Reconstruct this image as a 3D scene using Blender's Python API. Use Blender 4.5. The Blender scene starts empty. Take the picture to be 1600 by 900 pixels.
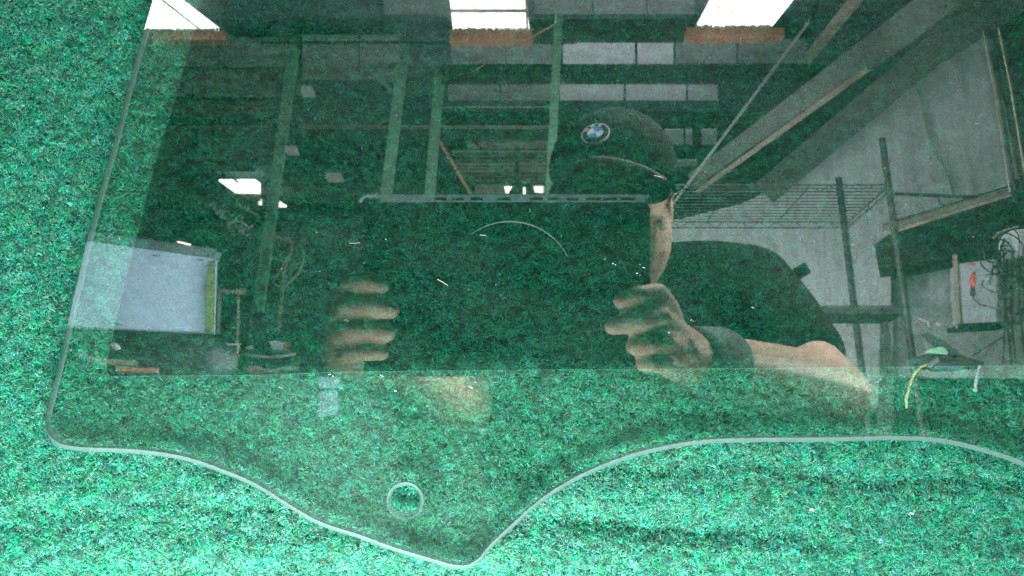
import bpy, bmesh, math, random
import numpy as np
from mathutils import Vector, Matrix
from mathutils.geometry import tessellate_polygon
random.seed(7)
rng = np.random.default_rng(11)
S = bpy.context.scene
C = S.collection
R = math.radians

# ------------------------------------------------------------------ camera, world, lights, exposure
FPX = 1256.0                       # focal length in pixels of a 1600 px wide frame
TILT = R(16)                       # camera looks down, the board leans back by the same angle
EYE = Vector((0, 0, 1.38))
D = 0.28                           # lens to glass
BM = Matrix.Translation(EYE) @ Matrix.Rotation(R(90) - TILT, 4, 'X')    # lens frame: x right, y up, -z forward
GM = BM @ Matrix.Translation((0, 0, -D))                                # glass frame: z=0 is the glass front, +z to the viewer
cd = bpy.data.cameras.new('camera'); cam = bpy.data.objects.new('camera', cd); C.objects.link(cam)
cam.matrix_world = BM
cd.sensor_width = 36; cd.lens = FPX / 1600 * 36
cd.clip_start = 0.002; cd.clip_end = 200
S.camera = cam
W = bpy.data.worlds.new('World'); S.world = W; W.use_nodes = True
bg = W.node_tree.nodes['Background']; bg.inputs[0].default_value = (0.86, 0.95, 1.0, 1); bg.inputs[1].default_value = 0.15
S.view_settings.view_transform = 'Standard'; S.view_settings.look = 'None'
S.view_settings.exposure = 0; S.view_settings.gamma = 1
S.render.engine = 'CYCLES'
S.cycles.max_bounces = 6; S.cycles.diffuse_bounces = 2; S.cycles.glossy_bounces = 3
S.cycles.transparent_max_bounces = 24
S.cycles.use_denoising = True; S.cycles.denoiser = 'OPENIMAGEDENOISE'; S.cycles.denoising_input_passes = 'RGB_ALBEDO_NORMAL'
S.cycles.caustics_reflective = False; S.cycles.caustics_refractive = False
S.cycles.sample_clamp_indirect = 4

def area(name, loc, target, size, power, col, size_y=None):
    l = bpy.data.lights.new(name, 'AREA'); l.energy = power; l.color = col
    l.size = size
    if size_y: l.shape = 'RECTANGLE'; l.size_y = size_y
    o = bpy.data.objects.new(name, l); C.objects.link(o); o.location = loc
    o.rotation_euler = (Vector(target) - Vector(loc)).to_track_quat('-Z', 'Y').to_euler()
    return o
def G(x, y, z): return GM @ Vector((x, y, z))
area('open_door_light', G(-0.07, -0.285, 0.155), G(-0.02, -0.10, 0), 0.30, 6.4, (0.95, 0.99, 1.0), 0.07)
area('rooflight_over_bench', (0.55, -0.42, 2.6), (0.12, -0.66, 1.3), 0.6, 30, (1.0, 0.97, 0.94)).data.spread = R(96)
area('side_fill_light', (1.9, -0.95, 1.9), (0.22, -0.62, 1.40), 0.3, 5.2, (1.0, 0.97, 0.93)).data.spread = R(46)  # added lamp standing in for side light on cheek and arm
area('fill_light_on_wall', (0.6, -1.9, 1.9), (2.5, -4.6, 2.4), 1.4, 370, (0.93, 0.98, 1.0))  # added lamp, turned away from the board to brighten the right wall
area('fill_light_on_roof', (0.6, -4.7, 1.9), (0.9, -7.2, 4.2), 1.6, 360, (0.97, 0.97, 1.0))  # added lamp aimed up and away, only to light the roof sheets
area('fill_light_on_left', (-0.5, -1.6, 1.6), (-2.3, -3.8, 1.9), 1.0, 74, (0.86, 0.95, 1.0))  # added lamp to brighten the white board side

# ------------------------------------------------------------------ helpers
def glassxy(u, v): return ((u - 800) * D / FPX, (450 - v) * D / FPX)
def near(u, v, Z):
    """the real point whose mirror image is at photo position u,v and at depth Z (metres from the lens)"""
    return GM @ Vector(((u - 800) / FPX * Z, (450 - v) / FPX * Z, Z - D))
def at(u, v, H):
    """same, with the horizontal distance H of the mirror image"""
    y = (450 - v) / FPX
    return near(u, v, H / (math.cos(TILT) - y * math.sin(TILT)))
def zof(v, H): return H / (math.cos(TILT) - (450 - v) / FPX * math.sin(TILT))

def px(w, Z): return w / FPX * Z
def tag(o, label=None, cat=None, group=None, kind=None):
    if label: o['label'] = label
    if cat: o['category'] = cat
    if group: o['group'] = group
    if kind: o['kind'] = kind
    return o
def thing(name, loc, label, cat, group=None, mat=None):
    o = bpy.data.objects.new(name, None); C.objects.link(o); o.empty_display_size = 0.05
    if mat is not None: o.matrix_world = mat
    else: o.location = loc
    return tag(o, label, cat, group)
bpy.context.view_layer.update()
def link(name, me, m, parent=None, smooth=False, local=False):
    """verts are in world space unless local; they are moved into the parent's space"""
    if parent is not None and not local:
        me.transform(parent.matrix_basis.inverted() if parent.parent is None else (parent.parent.matrix_basis @ parent.matrix_basis).inverted())
    for x in (m if isinstance(m, (list, tuple)) else [m]): me.materials.append(x)
    if smooth: me.polygons.foreach_set('use_smooth', [True] * len(me.polygons))
    o = bpy.data.objects.new(name, me); C.objects.link(o)
    if parent is not None: o.parent = parent
    return o
class MB:
    def __init__(s): s.v = []; s.f = []
    def add(s, vs, fs):
        b = len(s.v); s.v += [tuple(x) for x in vs]; s.f += [tuple(b + i for i in f) for f in fs]; return s
    def box(s, c, ax, ay, az):
        c = Vector(c); vs = []
        for k in (-1, 1):
            for j in (-1, 1):
                for i in (-1, 1): vs.append(c + i * ax + j * ay + k * az)
        return s.add(vs, [(0, 2, 3, 1), (4, 5, 7, 6), (0, 1, 5, 4), (2, 6, 7, 3), (0, 4, 6, 2), (1, 3, 7, 5)])
    def bar(s, p, q, w, t, face=None):
        p, q = Vector(p), Vector(q); d = (q - p); L = d.length; d.normalize()
        view = (face or (p + q) / 2 - near(800, 450, 0.0))
        side = d.cross(view).normalized(); nrm = side.cross(d).normalized()
        return s.box((p + q) / 2, d * L / 2, side * w / 2, nrm * t / 2)
    def slab(s, pts, t, direction=None):
        """closed polygon of world points given thickness t away from the glass"""
        pts = [Vector(p) for p in pts]; n = len(pts)
        dr = (direction or Vector((0, -1, 0))) * t
        tris = tessellate_polygon([pts])
        vs = pts + [p + dr for p in pts]
        fs = [tuple(t_) for t_ in tris] + [tuple(i + n for i in reversed(t_)) for t_ in tris]
        fs += [(i, (i + 1) % n, (i + 1) % n + n, i + n) for i in range(n)]
        return s.add(vs, fs)
    def tube(s, pts, r, n=8, closed=False):
        pts = [Vector(p) for p in pts]; m = len(pts)
        if not isinstance(r, (list, tuple)): r = [r] * m
        vs = []; up = Vector((0.13, 0.21, 0.97))
        for i, p in enumerate(pts):
            if closed: d = pts[(i + 1) % m] - pts[i - 1]
            else: d = pts[min(i + 1, m - 1)] - pts[max(i - 1, 0)]
            d.normalize(); a = d.cross(up).normalized(); b = d.cross(a)
            for k in range(n):
                t = 2 * math.pi * k / n; vs.append(p + (a * math.cos(t) + b * math.sin(t)) * r[i])
        fs = []
        for i in range(m if closed else m - 1):
            for k in range(n):
                j = (i + 1) % m
                fs.append((i * n + k, i * n + (k + 1) % n, j * n + (k + 1) % n, j * n + k))
        if not closed: fs += [tuple(reversed(range(n))), tuple(range((m - 1) * n, m * n))]
        return s.add(vs, fs)
    def ell(s, c, rx, ry, rz, M=None, nu=20, nv=12):
        M = M or Matrix.Identity(3); c = Vector(c); vs = []; fs = []
        for j in range(nv + 1):
            th = math.pi * j / nv
            for i in range(nu):
                ph = 2 * math.pi * i / nu
                vs.append(c + M @ Vector((rx * math.sin(th) * math.cos(ph), ry * math.cos(th), rz * math.sin(th) * math.sin(ph))))
        for j in range(nv):
            for i in range(nu):
                fs.append((j * nu + i, j * nu + (i + 1) % nu, (j + 1) * nu + (i + 1) % nu, (j + 1) * nu + i))
        return s.add(vs, fs)
    def mesh(s, name='mesh', fix=True):
        me = bpy.data.meshes.new(name); me.from_pydata([tuple(v) for v in s.v], [], s.f)
        if fix:
            bm = bmesh.new(); bm.from_mesh(me)
            bmesh.ops.remove_doubles(bm, verts=bm.verts, dist=1e-7)
            bmesh.ops.recalc_face_normals(bm, faces=bm.faces); bm.to_mesh(me); bm.free()
        return me
    def build(s, name, m, parent=None, smooth=False):
        return link(name, s.mesh(name), m, parent, smooth)
def bevel(o, w, seg=2):
    b = o.modifiers.new('bevel', 'BEVEL'); b.width = w; b.segments = seg; b.limit_method = 'ANGLE'; return o

# ------------------------------------------------------------------ materials
def nt(name):
    m = bpy.data.materials.new(name); m.use_nodes = True; t = m.node_tree; t.nodes.clear()
    out = t.nodes.new('ShaderNodeOutputMaterial'); return m, t, out
def pm(name, a, b=None, scale=8, rough=0.6, bump=0.0, metal=0.0, detail=6, lo=0.35, hi=0.65, stretch=None, spec=0.5):
    m, t, out = nt(name); N = t.nodes; L = t.links
    p = N.new('ShaderNodeBsdfPrincipled'); L.new(p.outputs[0], out.inputs[0])
    p.inputs['Roughness'].default_value = rough; p.inputs['Metallic'].default_value = metal
    p.inputs['Specular IOR Level'].default_value = spec
    tc = N.new('ShaderNodeTexCoord'); mp = N.new('ShaderNodeMapping'); L.new(tc.outputs['Object'], mp.inputs[0])
    if stretch: mp.inputs['Scale'].default_value = stretch
    n = N.new('ShaderNodeTexNoise'); n.inputs['Scale'].default_value = scale; n.inputs['Detail'].default_value = detail
    n.inputs['Roughness'].default_value = 0.62
    L.new(mp.outputs[0], n.inputs['Vector'])
    cr = N.new('ShaderNodeValToRGB'); L.new(n.outputs[0], cr.inputs[0])
    b = b or tuple(x * 0.7 for x in a)
    cr.color_ramp.elements[0].position = lo; cr.color_ramp.elements[1].position = hi
    cr.color_ramp.elements[0].color = (*a, 1); cr.color_ramp.elements[1].color = (*b, 1)
    L.new(cr.outputs[0], p.inputs['Base Color'])
    if bump:
        bp = N.new('ShaderNodeBump'); bp.inputs['Strength'].default_value = bump; bp.inputs['Distance'].default_value = 0.01
        L.new(n.outputs[0], bp.inputs['Height']); L.new(bp.outputs[0], p.inputs['Normal'])
    return m
def emis(name, col, strength, col2=None, scale=6):
    m, t, out = nt(name); N = t.nodes; L = t.links
    e = N.new('ShaderNodeEmission'); e.inputs[1].default_value = strength; L.new(e.outputs[0], out.inputs[0])
    n = N.new('ShaderNodeTexNoise'); n.inputs['Scale'].default_value = scale; n.inputs['Detail'].default_value = 8
    tc = N.new('ShaderNodeTexCoord'); L.new(tc.outputs['Object'], n.inputs['Vector'])
    cr = N.new('ShaderNodeValToRGB'); L.new(n.outputs[0], cr.inputs[0])
    cr.color_ramp.elements[0].position = 0.33; cr.color_ramp.elements[1].position = 0.40
    cr.color_ramp.elements[0].color = (*(col2 or col), 1); cr.color_ramp.elements[1].color = (*col, 1)
    L.new(cr.outputs[0], e.inputs[0]); return m

def glass_front():
    m, t, out = nt('coated_glass_face'); N = t.nodes; L = t.links
    tr = N.new('ShaderNodeBsdfTransparent'); tr.inputs[0].default_value = (0.93, 1.0, 0.97, 1)
    gl = N.new('ShaderNodeBsdfAnisotropic'); gl.distribution = 'GGX'; gl.inputs['Color'].default_value = (1, 1, 1, 1)
    tc = N.new('ShaderNodeTexCoord')
    # faint wiped smears make the reflection very slightly softer in places
    mp = N.new('ShaderNodeMapping'); mp.inputs['Scale'].default_value = (6, 22, 6); mp.inputs['Rotation'].default_value = (0, 0, 0.6)
    L.new(tc.outputs['Object'], mp.inputs[0])
    n = N.new('ShaderNodeTexNoise'); n.inputs['Scale'].default_value = 4; n.inputs['Detail'].default_value = 7; L.new(mp.outputs[0], n.inputs['Vector'])
    r = N.new('ShaderNodeMapRange'); r.inputs['From Min'].default_value = 0.35; r.inputs['From Max'].default_value = 0.75
    r.inputs['To Min'].default_value = 0.008; r.inputs['To Max'].default_value = 0.03
    L.new(n.outputs[0], r.inputs['Value']); L.new(r.outputs[0], gl.inputs['Roughness'])
    lw = N.new('ShaderNodeLayerWeight'); lw.inputs[0].default_value = 0.5     # facing term, the same from both sides
    pw = N.new('ShaderNodeMath'); pw.operation = 'POWER'; pw.inputs[1].default_value = 4.5; L.new(lw.outputs['Facing'], pw.inputs[0])
    ad = N.new('ShaderNodeMath'); ad.operation = 'MULTIPLY_ADD'; ad.inputs[1].default_value = 0.25; ad.inputs[2].default_value = 0.22; ad.use_clamp = True
    L.new(pw.outputs[0], ad.inputs[0])
    mx = N.new('ShaderNodeMixShader'); L.new(ad.outputs[0], mx.inputs[0]); L.new(tr.outputs[0], mx.inputs[1]); L.new(gl.outputs[0], mx.inputs[2])
    # thin dust film
    df = N.new('ShaderNodeBsdfDiffuse'); df.inputs[0].default_value = (0.75, 0.8, 0.78, 1)
    d2 = N.new('ShaderNodeMapRange'); d2.inputs['From Min'].default_value = 0.4; d2.inputs['From Max'].default_value = 0.8
    d2.inputs['To Min'].default_value = 0.001; d2.inputs['To Max'].default_value = 0.010
    L.new(n.outputs[0], d2.inputs['Value'])
    m2 = N.new('ShaderNodeMixShader'); L.new(d2.outputs[0], m2.inputs[0]); L.new(mx.outputs[0], m2.inputs[1]); L.new(df.outputs[0], m2.inputs[2])
    L.new(m2.outputs[0], out.inputs[0]); return m
def clear(name, col):
    m, t, out = nt(name); tr = t.nodes.new('ShaderNodeBsdfTransparent'); tr.inputs[0].default_value = (*col, 1)
    t.links.new(tr.outputs[0], out.inputs[0]); return m
def ground_edge():
    m, t, out = nt('ground_glass_edge'); N = t.nodes; L = t.links
    p = N.new('ShaderNodeBsdfPrincipled'); p.inputs['Base Color'].default_value = (0.085, 0.155, 0.14, 1); p.inputs['Specular IOR Level'].default_value = 0.3; p.inputs['Roughness'].default_value = 0.5
    tr = N.new('ShaderNodeBsdfTransparent'); tr.inputs[0].default_value = (0.7, 0.95, 0.88, 1)
    n = N.new('ShaderNodeTexNoise'); n.inputs['Scale'].default_value = 260; n.inputs['Detail'].default_value = 4
    tc = N.new('ShaderNodeTexCoord'); L.new(tc.outputs['Object'], n.inputs['Vector'])
    r = N.new('ShaderNodeMapRange'); r.inputs['To Min'].default_value = 0.45; r.inputs['To Max'].default_value = 0.85
    L.new(n.outputs[0], r.inputs['Value'])
    mx = N.new('ShaderNodeMixShader'); L.new(r.outputs[0], mx.inputs[0]); L.new(tr.outputs[0], mx.inputs[1]); L.new(p.outputs[0], mx.inputs[2])
    L.new(mx.outputs[0], out.inputs[0]); return m
def fibre_mat(name, instanced=True):
    m, t, out = nt(name); N = t.nodes; L = t.links
    p = N.new('ShaderNodeBsdfPrincipled'); p.inputs['Roughness'].default_value = 0.5; p.inputs['Specular IOR Level'].default_value = 0.4
    at_ = N.new('ShaderNodeAttribute'); at_.attribute_name = 'tone'
    cr = N.new('ShaderNodeValToRGB'); e = cr.color_ramp.elements
    cols = [(0.0, (0.016, 0.090, 0.090)), (0.14, (0.022, 0.200, 0.160)), (0.34, (0.028, 0.350, 0.215)), (0.6, (0.040, 0.520, 0.320)),
            (0.80, (0.075, 0.640, 0.430)), (0.90, (0.090, 0.460, 0.430)), (0.95, (0.380, 0.480, 0.430)), (1.0, (0.260, 0.260, 0.150))]
    e[0].position = 0; e[0].color = (*cols[0][1], 1); e[1].position = 1; e[1].color = (*cols[-1][1], 1)
    for pos, c in cols[1:-1]:
        x = cr.color_ramp.elements.new(pos); x.color = (*c, 1)
    L.new(at_.outputs['Fac'], cr.inputs[0])
    oi = N.new('ShaderNodeObjectInfo'); hs = N.new('ShaderNodeHueSaturation')
    mr = N.new('ShaderNodeMapRange'); mr.inputs['To Min'].default_value = 0.27; mr.inputs['To Max'].default_value = 1.05
    L.new(oi.outputs['Random'], mr.inputs['Value']); L.new(mr.outputs[0], hs.inputs['Value']); L.new(cr.outputs[0], hs.inputs['Color'])
    mr2 = N.new('ShaderNodeMapRange'); mr2.inputs['To Min'].default_value = 0.464; mr2.inputs['To Max'].default_value = 0.520
    ml = N.new('ShaderNodeMath'); ml.operation = 'FRACT'; m7 = N.new('ShaderNodeMath'); m7.operation = 'MULTIPLY'; m7.inputs[1].default_value = 7.13
    L.new(oi.outputs['Random'], m7.inputs[0]); L.new(m7.outputs[0], ml.inputs[0]); L.new(ml.outputs[0], mr2.inputs['Value']); L.new(mr2.outputs[0], hs.inputs['Hue'])
    m3 = N.new('ShaderNodeMath'); m3.operation = 'MULTIPLY'; m3.inputs[1].default_value = 13.7; f3 = N.new('ShaderNodeMath'); f3.operation = 'FRACT'
    mr3 = N.new('ShaderNodeMapRange'); mr3.inputs['To Min'].default_value = 0.86; mr3.inputs['To Max'].default_value = 1.18
    L.new(oi.outputs['Random'], m3.inputs[0]); L.new(m3.outputs[0], f3.inputs[0]); L.new(f3.outputs[0], mr3.inputs['Value']); L.new(mr3.outputs[0], hs.inputs['Saturation'])
    L.new(hs.outputs[0], p.inputs['Base Color'])
    tl = N.new('ShaderNodeBsdfTranslucent'); L.new(hs.outputs[0], tl.inputs[0])
    mx = N.new('ShaderNodeMixShader'); mx.inputs[0].default_value = 0.25; L.new(p.outputs[0], mx.inputs[1]); L.new(tl.outputs[0], mx.inputs[2])
    L.new(mx.outputs[0], out.inputs[0]); return m

M = dict(
    dark=pm('dark_paint', (0.030, 0.034, 0.034), (0.05, 0.055, 0.05), 6, spec=0.12),
    black=pm('black_steel', (0.012, 0.014, 0.014), (0.03, 0.03, 0.03), 20, 0.45, spec=0.12),
    backwall=pm('shadowed_cladding', (0.030, 0.040, 0.040), (0.055, 0.06, 0.06), 1.2, spec=0.12),
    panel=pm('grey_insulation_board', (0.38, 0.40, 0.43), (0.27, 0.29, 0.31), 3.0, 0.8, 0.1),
    panel_shade=pm('roof_sheet_in_shade', (0.16, 0.17, 0.18), (0.10, 0.11, 0.115), 3.0, 0.8),  # same sheets as panel, the dimmer light put into the colour
    brownband=pm('rusty_roof_batten', (0.15, 0.10, 0.085), (0.08, 0.06, 0.055), 5.0, 0.8),
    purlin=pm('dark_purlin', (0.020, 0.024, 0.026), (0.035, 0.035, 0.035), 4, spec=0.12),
    orange=pm('red_oxide_steel', (0.36, 0.13, 0.085), (0.24, 0.11, 0.075), 9, 0.7, 0.2),
    green=pm('pale_green_paint', (0.13, 0.27, 0.18), (0.09, 0.17, 0.12), 5, 0.55, 0.1),
    rope=pm('pale_flange', (0.62, 0.55, 0.40), (0.4, 0.34, 0.24), 30, 0.7),
    concrete=pm('grey_wall_render', (0.43, 0.46, 0.46), (0.26, 0.29, 0.29), 2.4, 0.85, 0.25, detail=10, stretch=(5, 3, 0.5)),
    concrete2=pm('stained_wall', (0.42, 0.43, 0.44), (0.20, 0.21, 0.21), 5, 0.85, 0.25, detail=10),
    tan=pm('tan_timber', (0.40, 0.29, 0.19), (0.24, 0.17, 0.12), 14, 0.7, 0.2),
    brown=pm('brown_pipe_lagging', (0.20, 0.155, 0.125), (0.13, 0.11, 0.09), 5, 0.7, 0.2),
    grey=pm('grey_duct', (0.085, 0.085, 0.085), (0.055, 0.06, 0.06), 5, 0.6, 0.1),
    white=pm('white_laminate', (0.50, 0.60, 0.76), (0.38, 0.47, 0.60), 7, 0.5, 0.05, detail=9),
    whiteedge=pm('grey_top_rail', (0.10, 0.12, 0.13), (0.07, 0.09, 0.10), 7),
    yellow=pm('mossy_yellow_edge', (0.14, 0.16, 0.04), (0.05, 0.09, 0.04), 18, 0.7),
    yellowp=pm('yellow_plastic', (0.24, 0.23, 0.08), (0.17, 0.16, 0.06), 20, 0.5),
    pale=pm('pale_plastic', (0.40, 0.40, 0.42), (0.26, 0.27, 0.29), 12, 0.5),
    blue=pm('light_blue_plastic', (0.035, 0.065, 0.08), (0.03, 0.05, 0.07), 12, 0.5),
    drum=pm('smoky_drum', (0.075, 0.08, 0.085), (0.02, 0.025, 0.026), 9, 0.9, spec=0.1),
    deck=pm('hazy_roof_deck', (0.075, 0.09, 0.105), (0.04, 0.05, 0.06), 0.9, 0.9, spec=0.1, detail=9),  # bluish haze of the upper reflection put into the deck colour
    lower_panel=pm('dark_lower_panel', (0.016, 0.022, 0.021), (0.012, 0.018, 0.017), 4, 0.8, spec=0.2),  # for a panel added to reflect pale haze, colour now kept dark
    red=pm('red_plastic', (0.55, 0.05, 0.04), (0.35, 0.04, 0.03), 12, 0.4),
    rust=pm('rusted_steel', (0.30, 0.11, 0.06), (0.14, 0.06, 0.04), 20, 0.9, 0.4),
    slat=pm('weathered_slat', (0.30, 0.27, 0.22), (0.16, 0.15, 0.12), 5, 0.8, 0.2, stretch=(0.6, 1, 6)),
    skin=pm('skin', (0.50, 0.34, 0.26), (0.44, 0.28, 0.21), 40, 0.55, 0.06, detail=8, spec=0.3),
    shirt=pm('black_tshirt', (0.005, 0.007, 0.007), (0.009, 0.011, 0.011), 14, 0.9, 0.4, spec=0.05),
    trousers=pm('navy_trousers', (0.03, 0.035, 0.05), (0.02, 0.022, 0.03), 14, 0.85, 0.3),
    cap=pm('black_cap_cloth', (0.010, 0.014, 0.015), (0.017, 0.022, 0.024), 40, 0.9, 0.2, spec=0.08),
    visor=pm('cap_visor_cloth', (0.02, 0.026, 0.028), (0.03, 0.036, 0.038), 40, 0.7, 0.2),
    seam=pm('cap_piping', (0.08, 0.095, 0.10), (0.05, 0.065, 0.07), 60, 0.7),
    cuff=pm('charcoal_cuff', (0.06, 0.085, 0.10), (0.035, 0.05, 0.06), 60, 0.8, 0.3),
    tablet=pm('black_rubber_case', (0.006, 0.008, 0.008), (0.009, 0.010, 0.010), 60, 0.8, spec=0.08),
    rim=pm('grey_case_rim', (0.48, 0.53, 0.62), (0.38, 0.43, 0.5), 30, 0.4),
    chrome=pm('chrome_line', (0.75, 0.75, 0.75), (0.6, 0.6, 0.6), 30, 0.4),
    lensblack=pm('lens_glass', (0.004, 0.004, 0.005), (0.006, 0.006, 0.008), 30, 0.1),
    badgeblack=pm('badge_black', (0.010, 0.012, 0.014), (0.014, 0.014, 0.016), 30, 0.5, spec=0.1),
    badgewhite=pm('badge_white', (0.80, 0.80, 0.84), (0.72, 0.72, 0.76), 30, 0.35),
    badgeblue=pm('badge_blue', (0.05, 0.30, 0.68), (0.04, 0.26, 0.6), 30, 0.3),
    carpet=pm('green_carpet_backing', (0.006, 0.055, 0.040), (0.014, 0.13, 0.085), 700, 0.9, 0.8),
    ply=pm('plywood', (0.42, 0.31, 0.19), (0.33, 0.23, 0.14), 6, 0.7, 0.1, stretch=(1, 8, 1)),
    floor=pm('concrete_floor', (0.22, 0.22, 0.21), (0.14, 0.14, 0.135), 3, 0.8, 0.2, detail=10),
    lint=pm('white_lint', (0.55, 0.54, 0.52), (0.35, 0.36, 0.33), 40, 0.7),
    sky=emis('translucent_rooflight', (1.0, 0.98, 0.95), 7.5, (0.62, 0.40, 0.22), 14),
    gap=emis('daylight_gap', (1.0, 0.94, 0.84), 6.0),
    tubeglow=emis('dim_light_panel', (0.80, 0.86, 0.88), 0.55),
    fibre=fibre_mat('carpet_fibre'), gfront=glass_front(), gback=clear('glass_rear_face', (0.95, 1.0, 0.98)),
    gedge=ground_edge(), film=clear('green_tint_film', (0.62, 0.76, 0.755)), filmedge=pm('film_cut_edge', (0.10, 0.22, 0.17), None, 40, 0.6),
)

# ------------------------------------------------------------------ the leaning board, its carpet and pile (glass frame coordinates)
def localmesh(name, verts, faces, m, parent, smooth=False):
    me = bpy.data.meshes.new(name); me.from_pydata(verts, [], faces); me.update()
    o = link(name, me, m, parent, smooth, local=True); return o
def carpet_height(x, y):
    """height of the carpet base under glass front (negative z); a few soft wrinkles"""
    z = -0.0082 + 0 * x
    z = z + 0.0007 * np.sin(x * 23 + 1.3) * np.sin(y * 31 + .4) + 0.0004 * np.sin(x * 61 + y * 43)
    def groove(x0, x1, yc, slope, depth, w):
        u = 1 / (1 + np.exp(-(x - x0) / 0.012)) * 1 / (1 + np.exp((x - x1) / 0.02))
        d = (y - yc - slope * (x - x0) - 0.0012 * np.sin(x * 90)) / w
        return -depth * u * np.exp(-d * d)
    z = z + groove(0.012, 0.100, -0.0835, -0.075, 0.0034, 0.0040)
    z = z + groove(-0.150, -0.070, -0.079, 0.03, 0.0026, 0.0035)
    z = z + groove(0.10, 0.20, -0.068, -0.03, 0.0022, 0.0035)
    z = z + groove(0.01, 0.10, -0.0655, 0.02, 0.0022, 0.0035)
    z = z + 0.0016 * np.exp(-((y + 0.094) / 0.006) ** 2) + 0.0010 * np.exp(-((y + 0.076) / 0.005) ** 2)
    z = z - np.clip((np.abs(x) - 0.30) * 0.0, 0, 1)
    return z
CW0, CW1, CH0, CH1 = -0.42, 0.42, -0.24, 0.28
nx, ny = 280, 180
xs = np.linspace(CW0, CW1, nx); ys = np.linspace(CH0, CH1, ny)
X, Y = np.meshgrid(xs, ys); Z = carpet_height(X, Y)
verts = np.stack([X.ravel(), Y.ravel(), Z.ravel()], 1)
idx = np.arange(nx * ny).reshape(ny, nx)
faces = np.stack([idx[:-1, :-1].ravel(), idx[:-1, 1:].ravel(), idx[1:, 1:].ravel(), idx[1:, :-1].ravel()], 1)
me = bpy.data.meshes.new('carpet'); me.from_pydata(verts.tolist(), [], faces.tolist()); me.update()
carpet = link('carpet', me, M['carpet'], None, True); carpet.matrix_world = GM
tag(carpet, 'green matted carpet covering the leaning board', None, kind='structure')

# pile: a dozen tufts of curled fibres, scattered over the carpet by geometry nodes
def tuft(n, seed, rad, comb=None):
    g = np.random.default_rng(seed); V = []; F = []; T = []
    for i in range(n):
        a = g.uniform(0, 2 * math.pi); rr = rad * math.sqrt(g.uniform()); x, y = rr * math.cos(a), rr * math.sin(a)
        L = g.uniform(0.0007, 0.0019); w = g.uniform(0.00005, 0.00012); th = g.uniform(0, 2 * math.pi)
        if comb is not None: th = comb + g.normal(0, 0.7)
        curl = g.normal(0, 1100) ; z = g.uniform(0.0001, 0.0020); el = g.uniform(-0.15, 0.55)
        tone = g.beta(2.0, 1.6) * 0.90
        if g.uniform() < 0.07: tone = g.uniform(0.90, 0.99)
        k = 5; pts = []
        for j in range(k):
            pts.append((x, y, z)); st = L / (k - 1)
            x += math.cos(th) * st * math.cos(el); y += math.sin(th) * st * math.cos(el); z += math.sin(el) * st
            th += curl * st; el -= g.uniform(0, 0.5)
            z = min(max(z, 0.00005), 0.0034)
        b = len(V)
        for j, p in enumerate(pts):
            q = pts[min(j + 1, k - 1)]; o_ = pts[max(j - 1, 0)]
            dx, dy = q[0] - o_[0], q[1] - o_[1]; l = math.hypot(dx, dy) + 1e-9
            ww = w * (1 - 0.55 * abs(j / (k - 1) * 2 - 1))
            tw = g.normal(0, 0.4) * ww
            V.append((p[0] - dy / l * ww, p[1] + dx / l * ww, p[2] + tw)); V.append((p[0] + dy / l * ww, p[1] - dx / l * ww, p[2] - tw)); T += [tone, tone]
        for j in range(k - 1): F.append((b + 2 * j, b + 2 * j + 1, b + 2 * j + 3, b + 2 * j + 2))
    me = bpy.data.meshes.new('tuft'); me.from_pydata(V, [], F); me.update()
    a_ = me.attributes.new('tone', 'FLOAT', 'POINT'); a_.data.foreach_set('value', T)
    me.polygons.foreach_set('use_smooth', [True] * len(me.polygons))
    me.materials.append(M['fibre']); return me
pile = bpy.data.objects.new('carpet_pile', bpy.data.meshes.new('carpet_pile')); C.objects.link(pile); pile.matrix_world = GM
tag(pile, 'short curled bright green carpet pile behind and around the glass', 'carpet pile', kind='stuff')
NV = 16
tufts = [tuft(24, 100 + i, 0.0013) for i in range(NV)]
dens = 480000
npts = int((CW1 - CW0) * (CH1 - CH0) * dens)
gs = 1 / math.sqrt(dens)                       # an even, jittered spread, as a tufting machine leaves it
gx, gy = np.meshgrid(np.arange(CW0, CW1, gs), np.arange(CH0, CH1, gs)); npts = gx.size
tx = gx.ravel() + rng.uniform(-.6, .6, npts) * gs; ty = gy.ravel() + rng.uniform(-.6, .6, npts) * gs
tz = carpet_height(tx, ty) + rng.uniform(-0.0004, 0.0004, npts)
pme = pile.data; pme.from_pydata(np.stack([tx, ty, tz], 1).tolist(), [], [])
ng = bpy.data.node_groups.new('scatter_tufts', 'GeometryNodeTree')
ng.interface.new_socket('Geometry', in_out='INPUT', socket_type='NodeSocketGeometry')
ng.interface.new_socket('Geometry', in_out='OUTPUT', socket_type='NodeSocketGeometry')
gi = ng.nodes.new('NodeGroupInput'); go = ng.nodes.new('NodeGroupOutput')
lib = bpy.data.collections.new('tuft_library')
for tmesh in tufts:
    to = bpy.data.objects.new('tuft', tmesh); lib.objects.link(to)
ci = ng.nodes.new('GeometryNodeCollectionInfo'); ci.inputs['Collection'].default_value = lib
ci.inputs['Separate Children'].default_value = True; ci.inputs['Reset Children'].default_value = True
iop = ng.nodes.new('GeometryNodeInstanceOnPoints'); iop.inputs['Pick Instance'].default_value = True
rv = ng.nodes.new('FunctionNodeRandomValue'); rv.data_type = 'FLOAT_VECTOR'
rv.inputs['Min'].default_value = (-0.12, -0.12, 0); rv.inputs['Max'].default_value = (0.12, 0.12, 6.283)
rs = ng.nodes.new('FunctionNodeRandomValue'); rs.data_type = 'FLOAT'; rs.inputs[2].default_value = 0.85; rs.inputs[3].default_value = 1.25
ng.links.new(gi.outputs[0], iop.inputs['Points']); ng.links.new(ci.outputs[0], iop.inputs['Instance'])
ng.links.new(rv.outputs[0], iop.inputs['Rotation']); ng.links.new(rs.outputs[1], iop.inputs['Scale'])
ng.links.new(iop.outputs[0], go.inputs[0])
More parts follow.
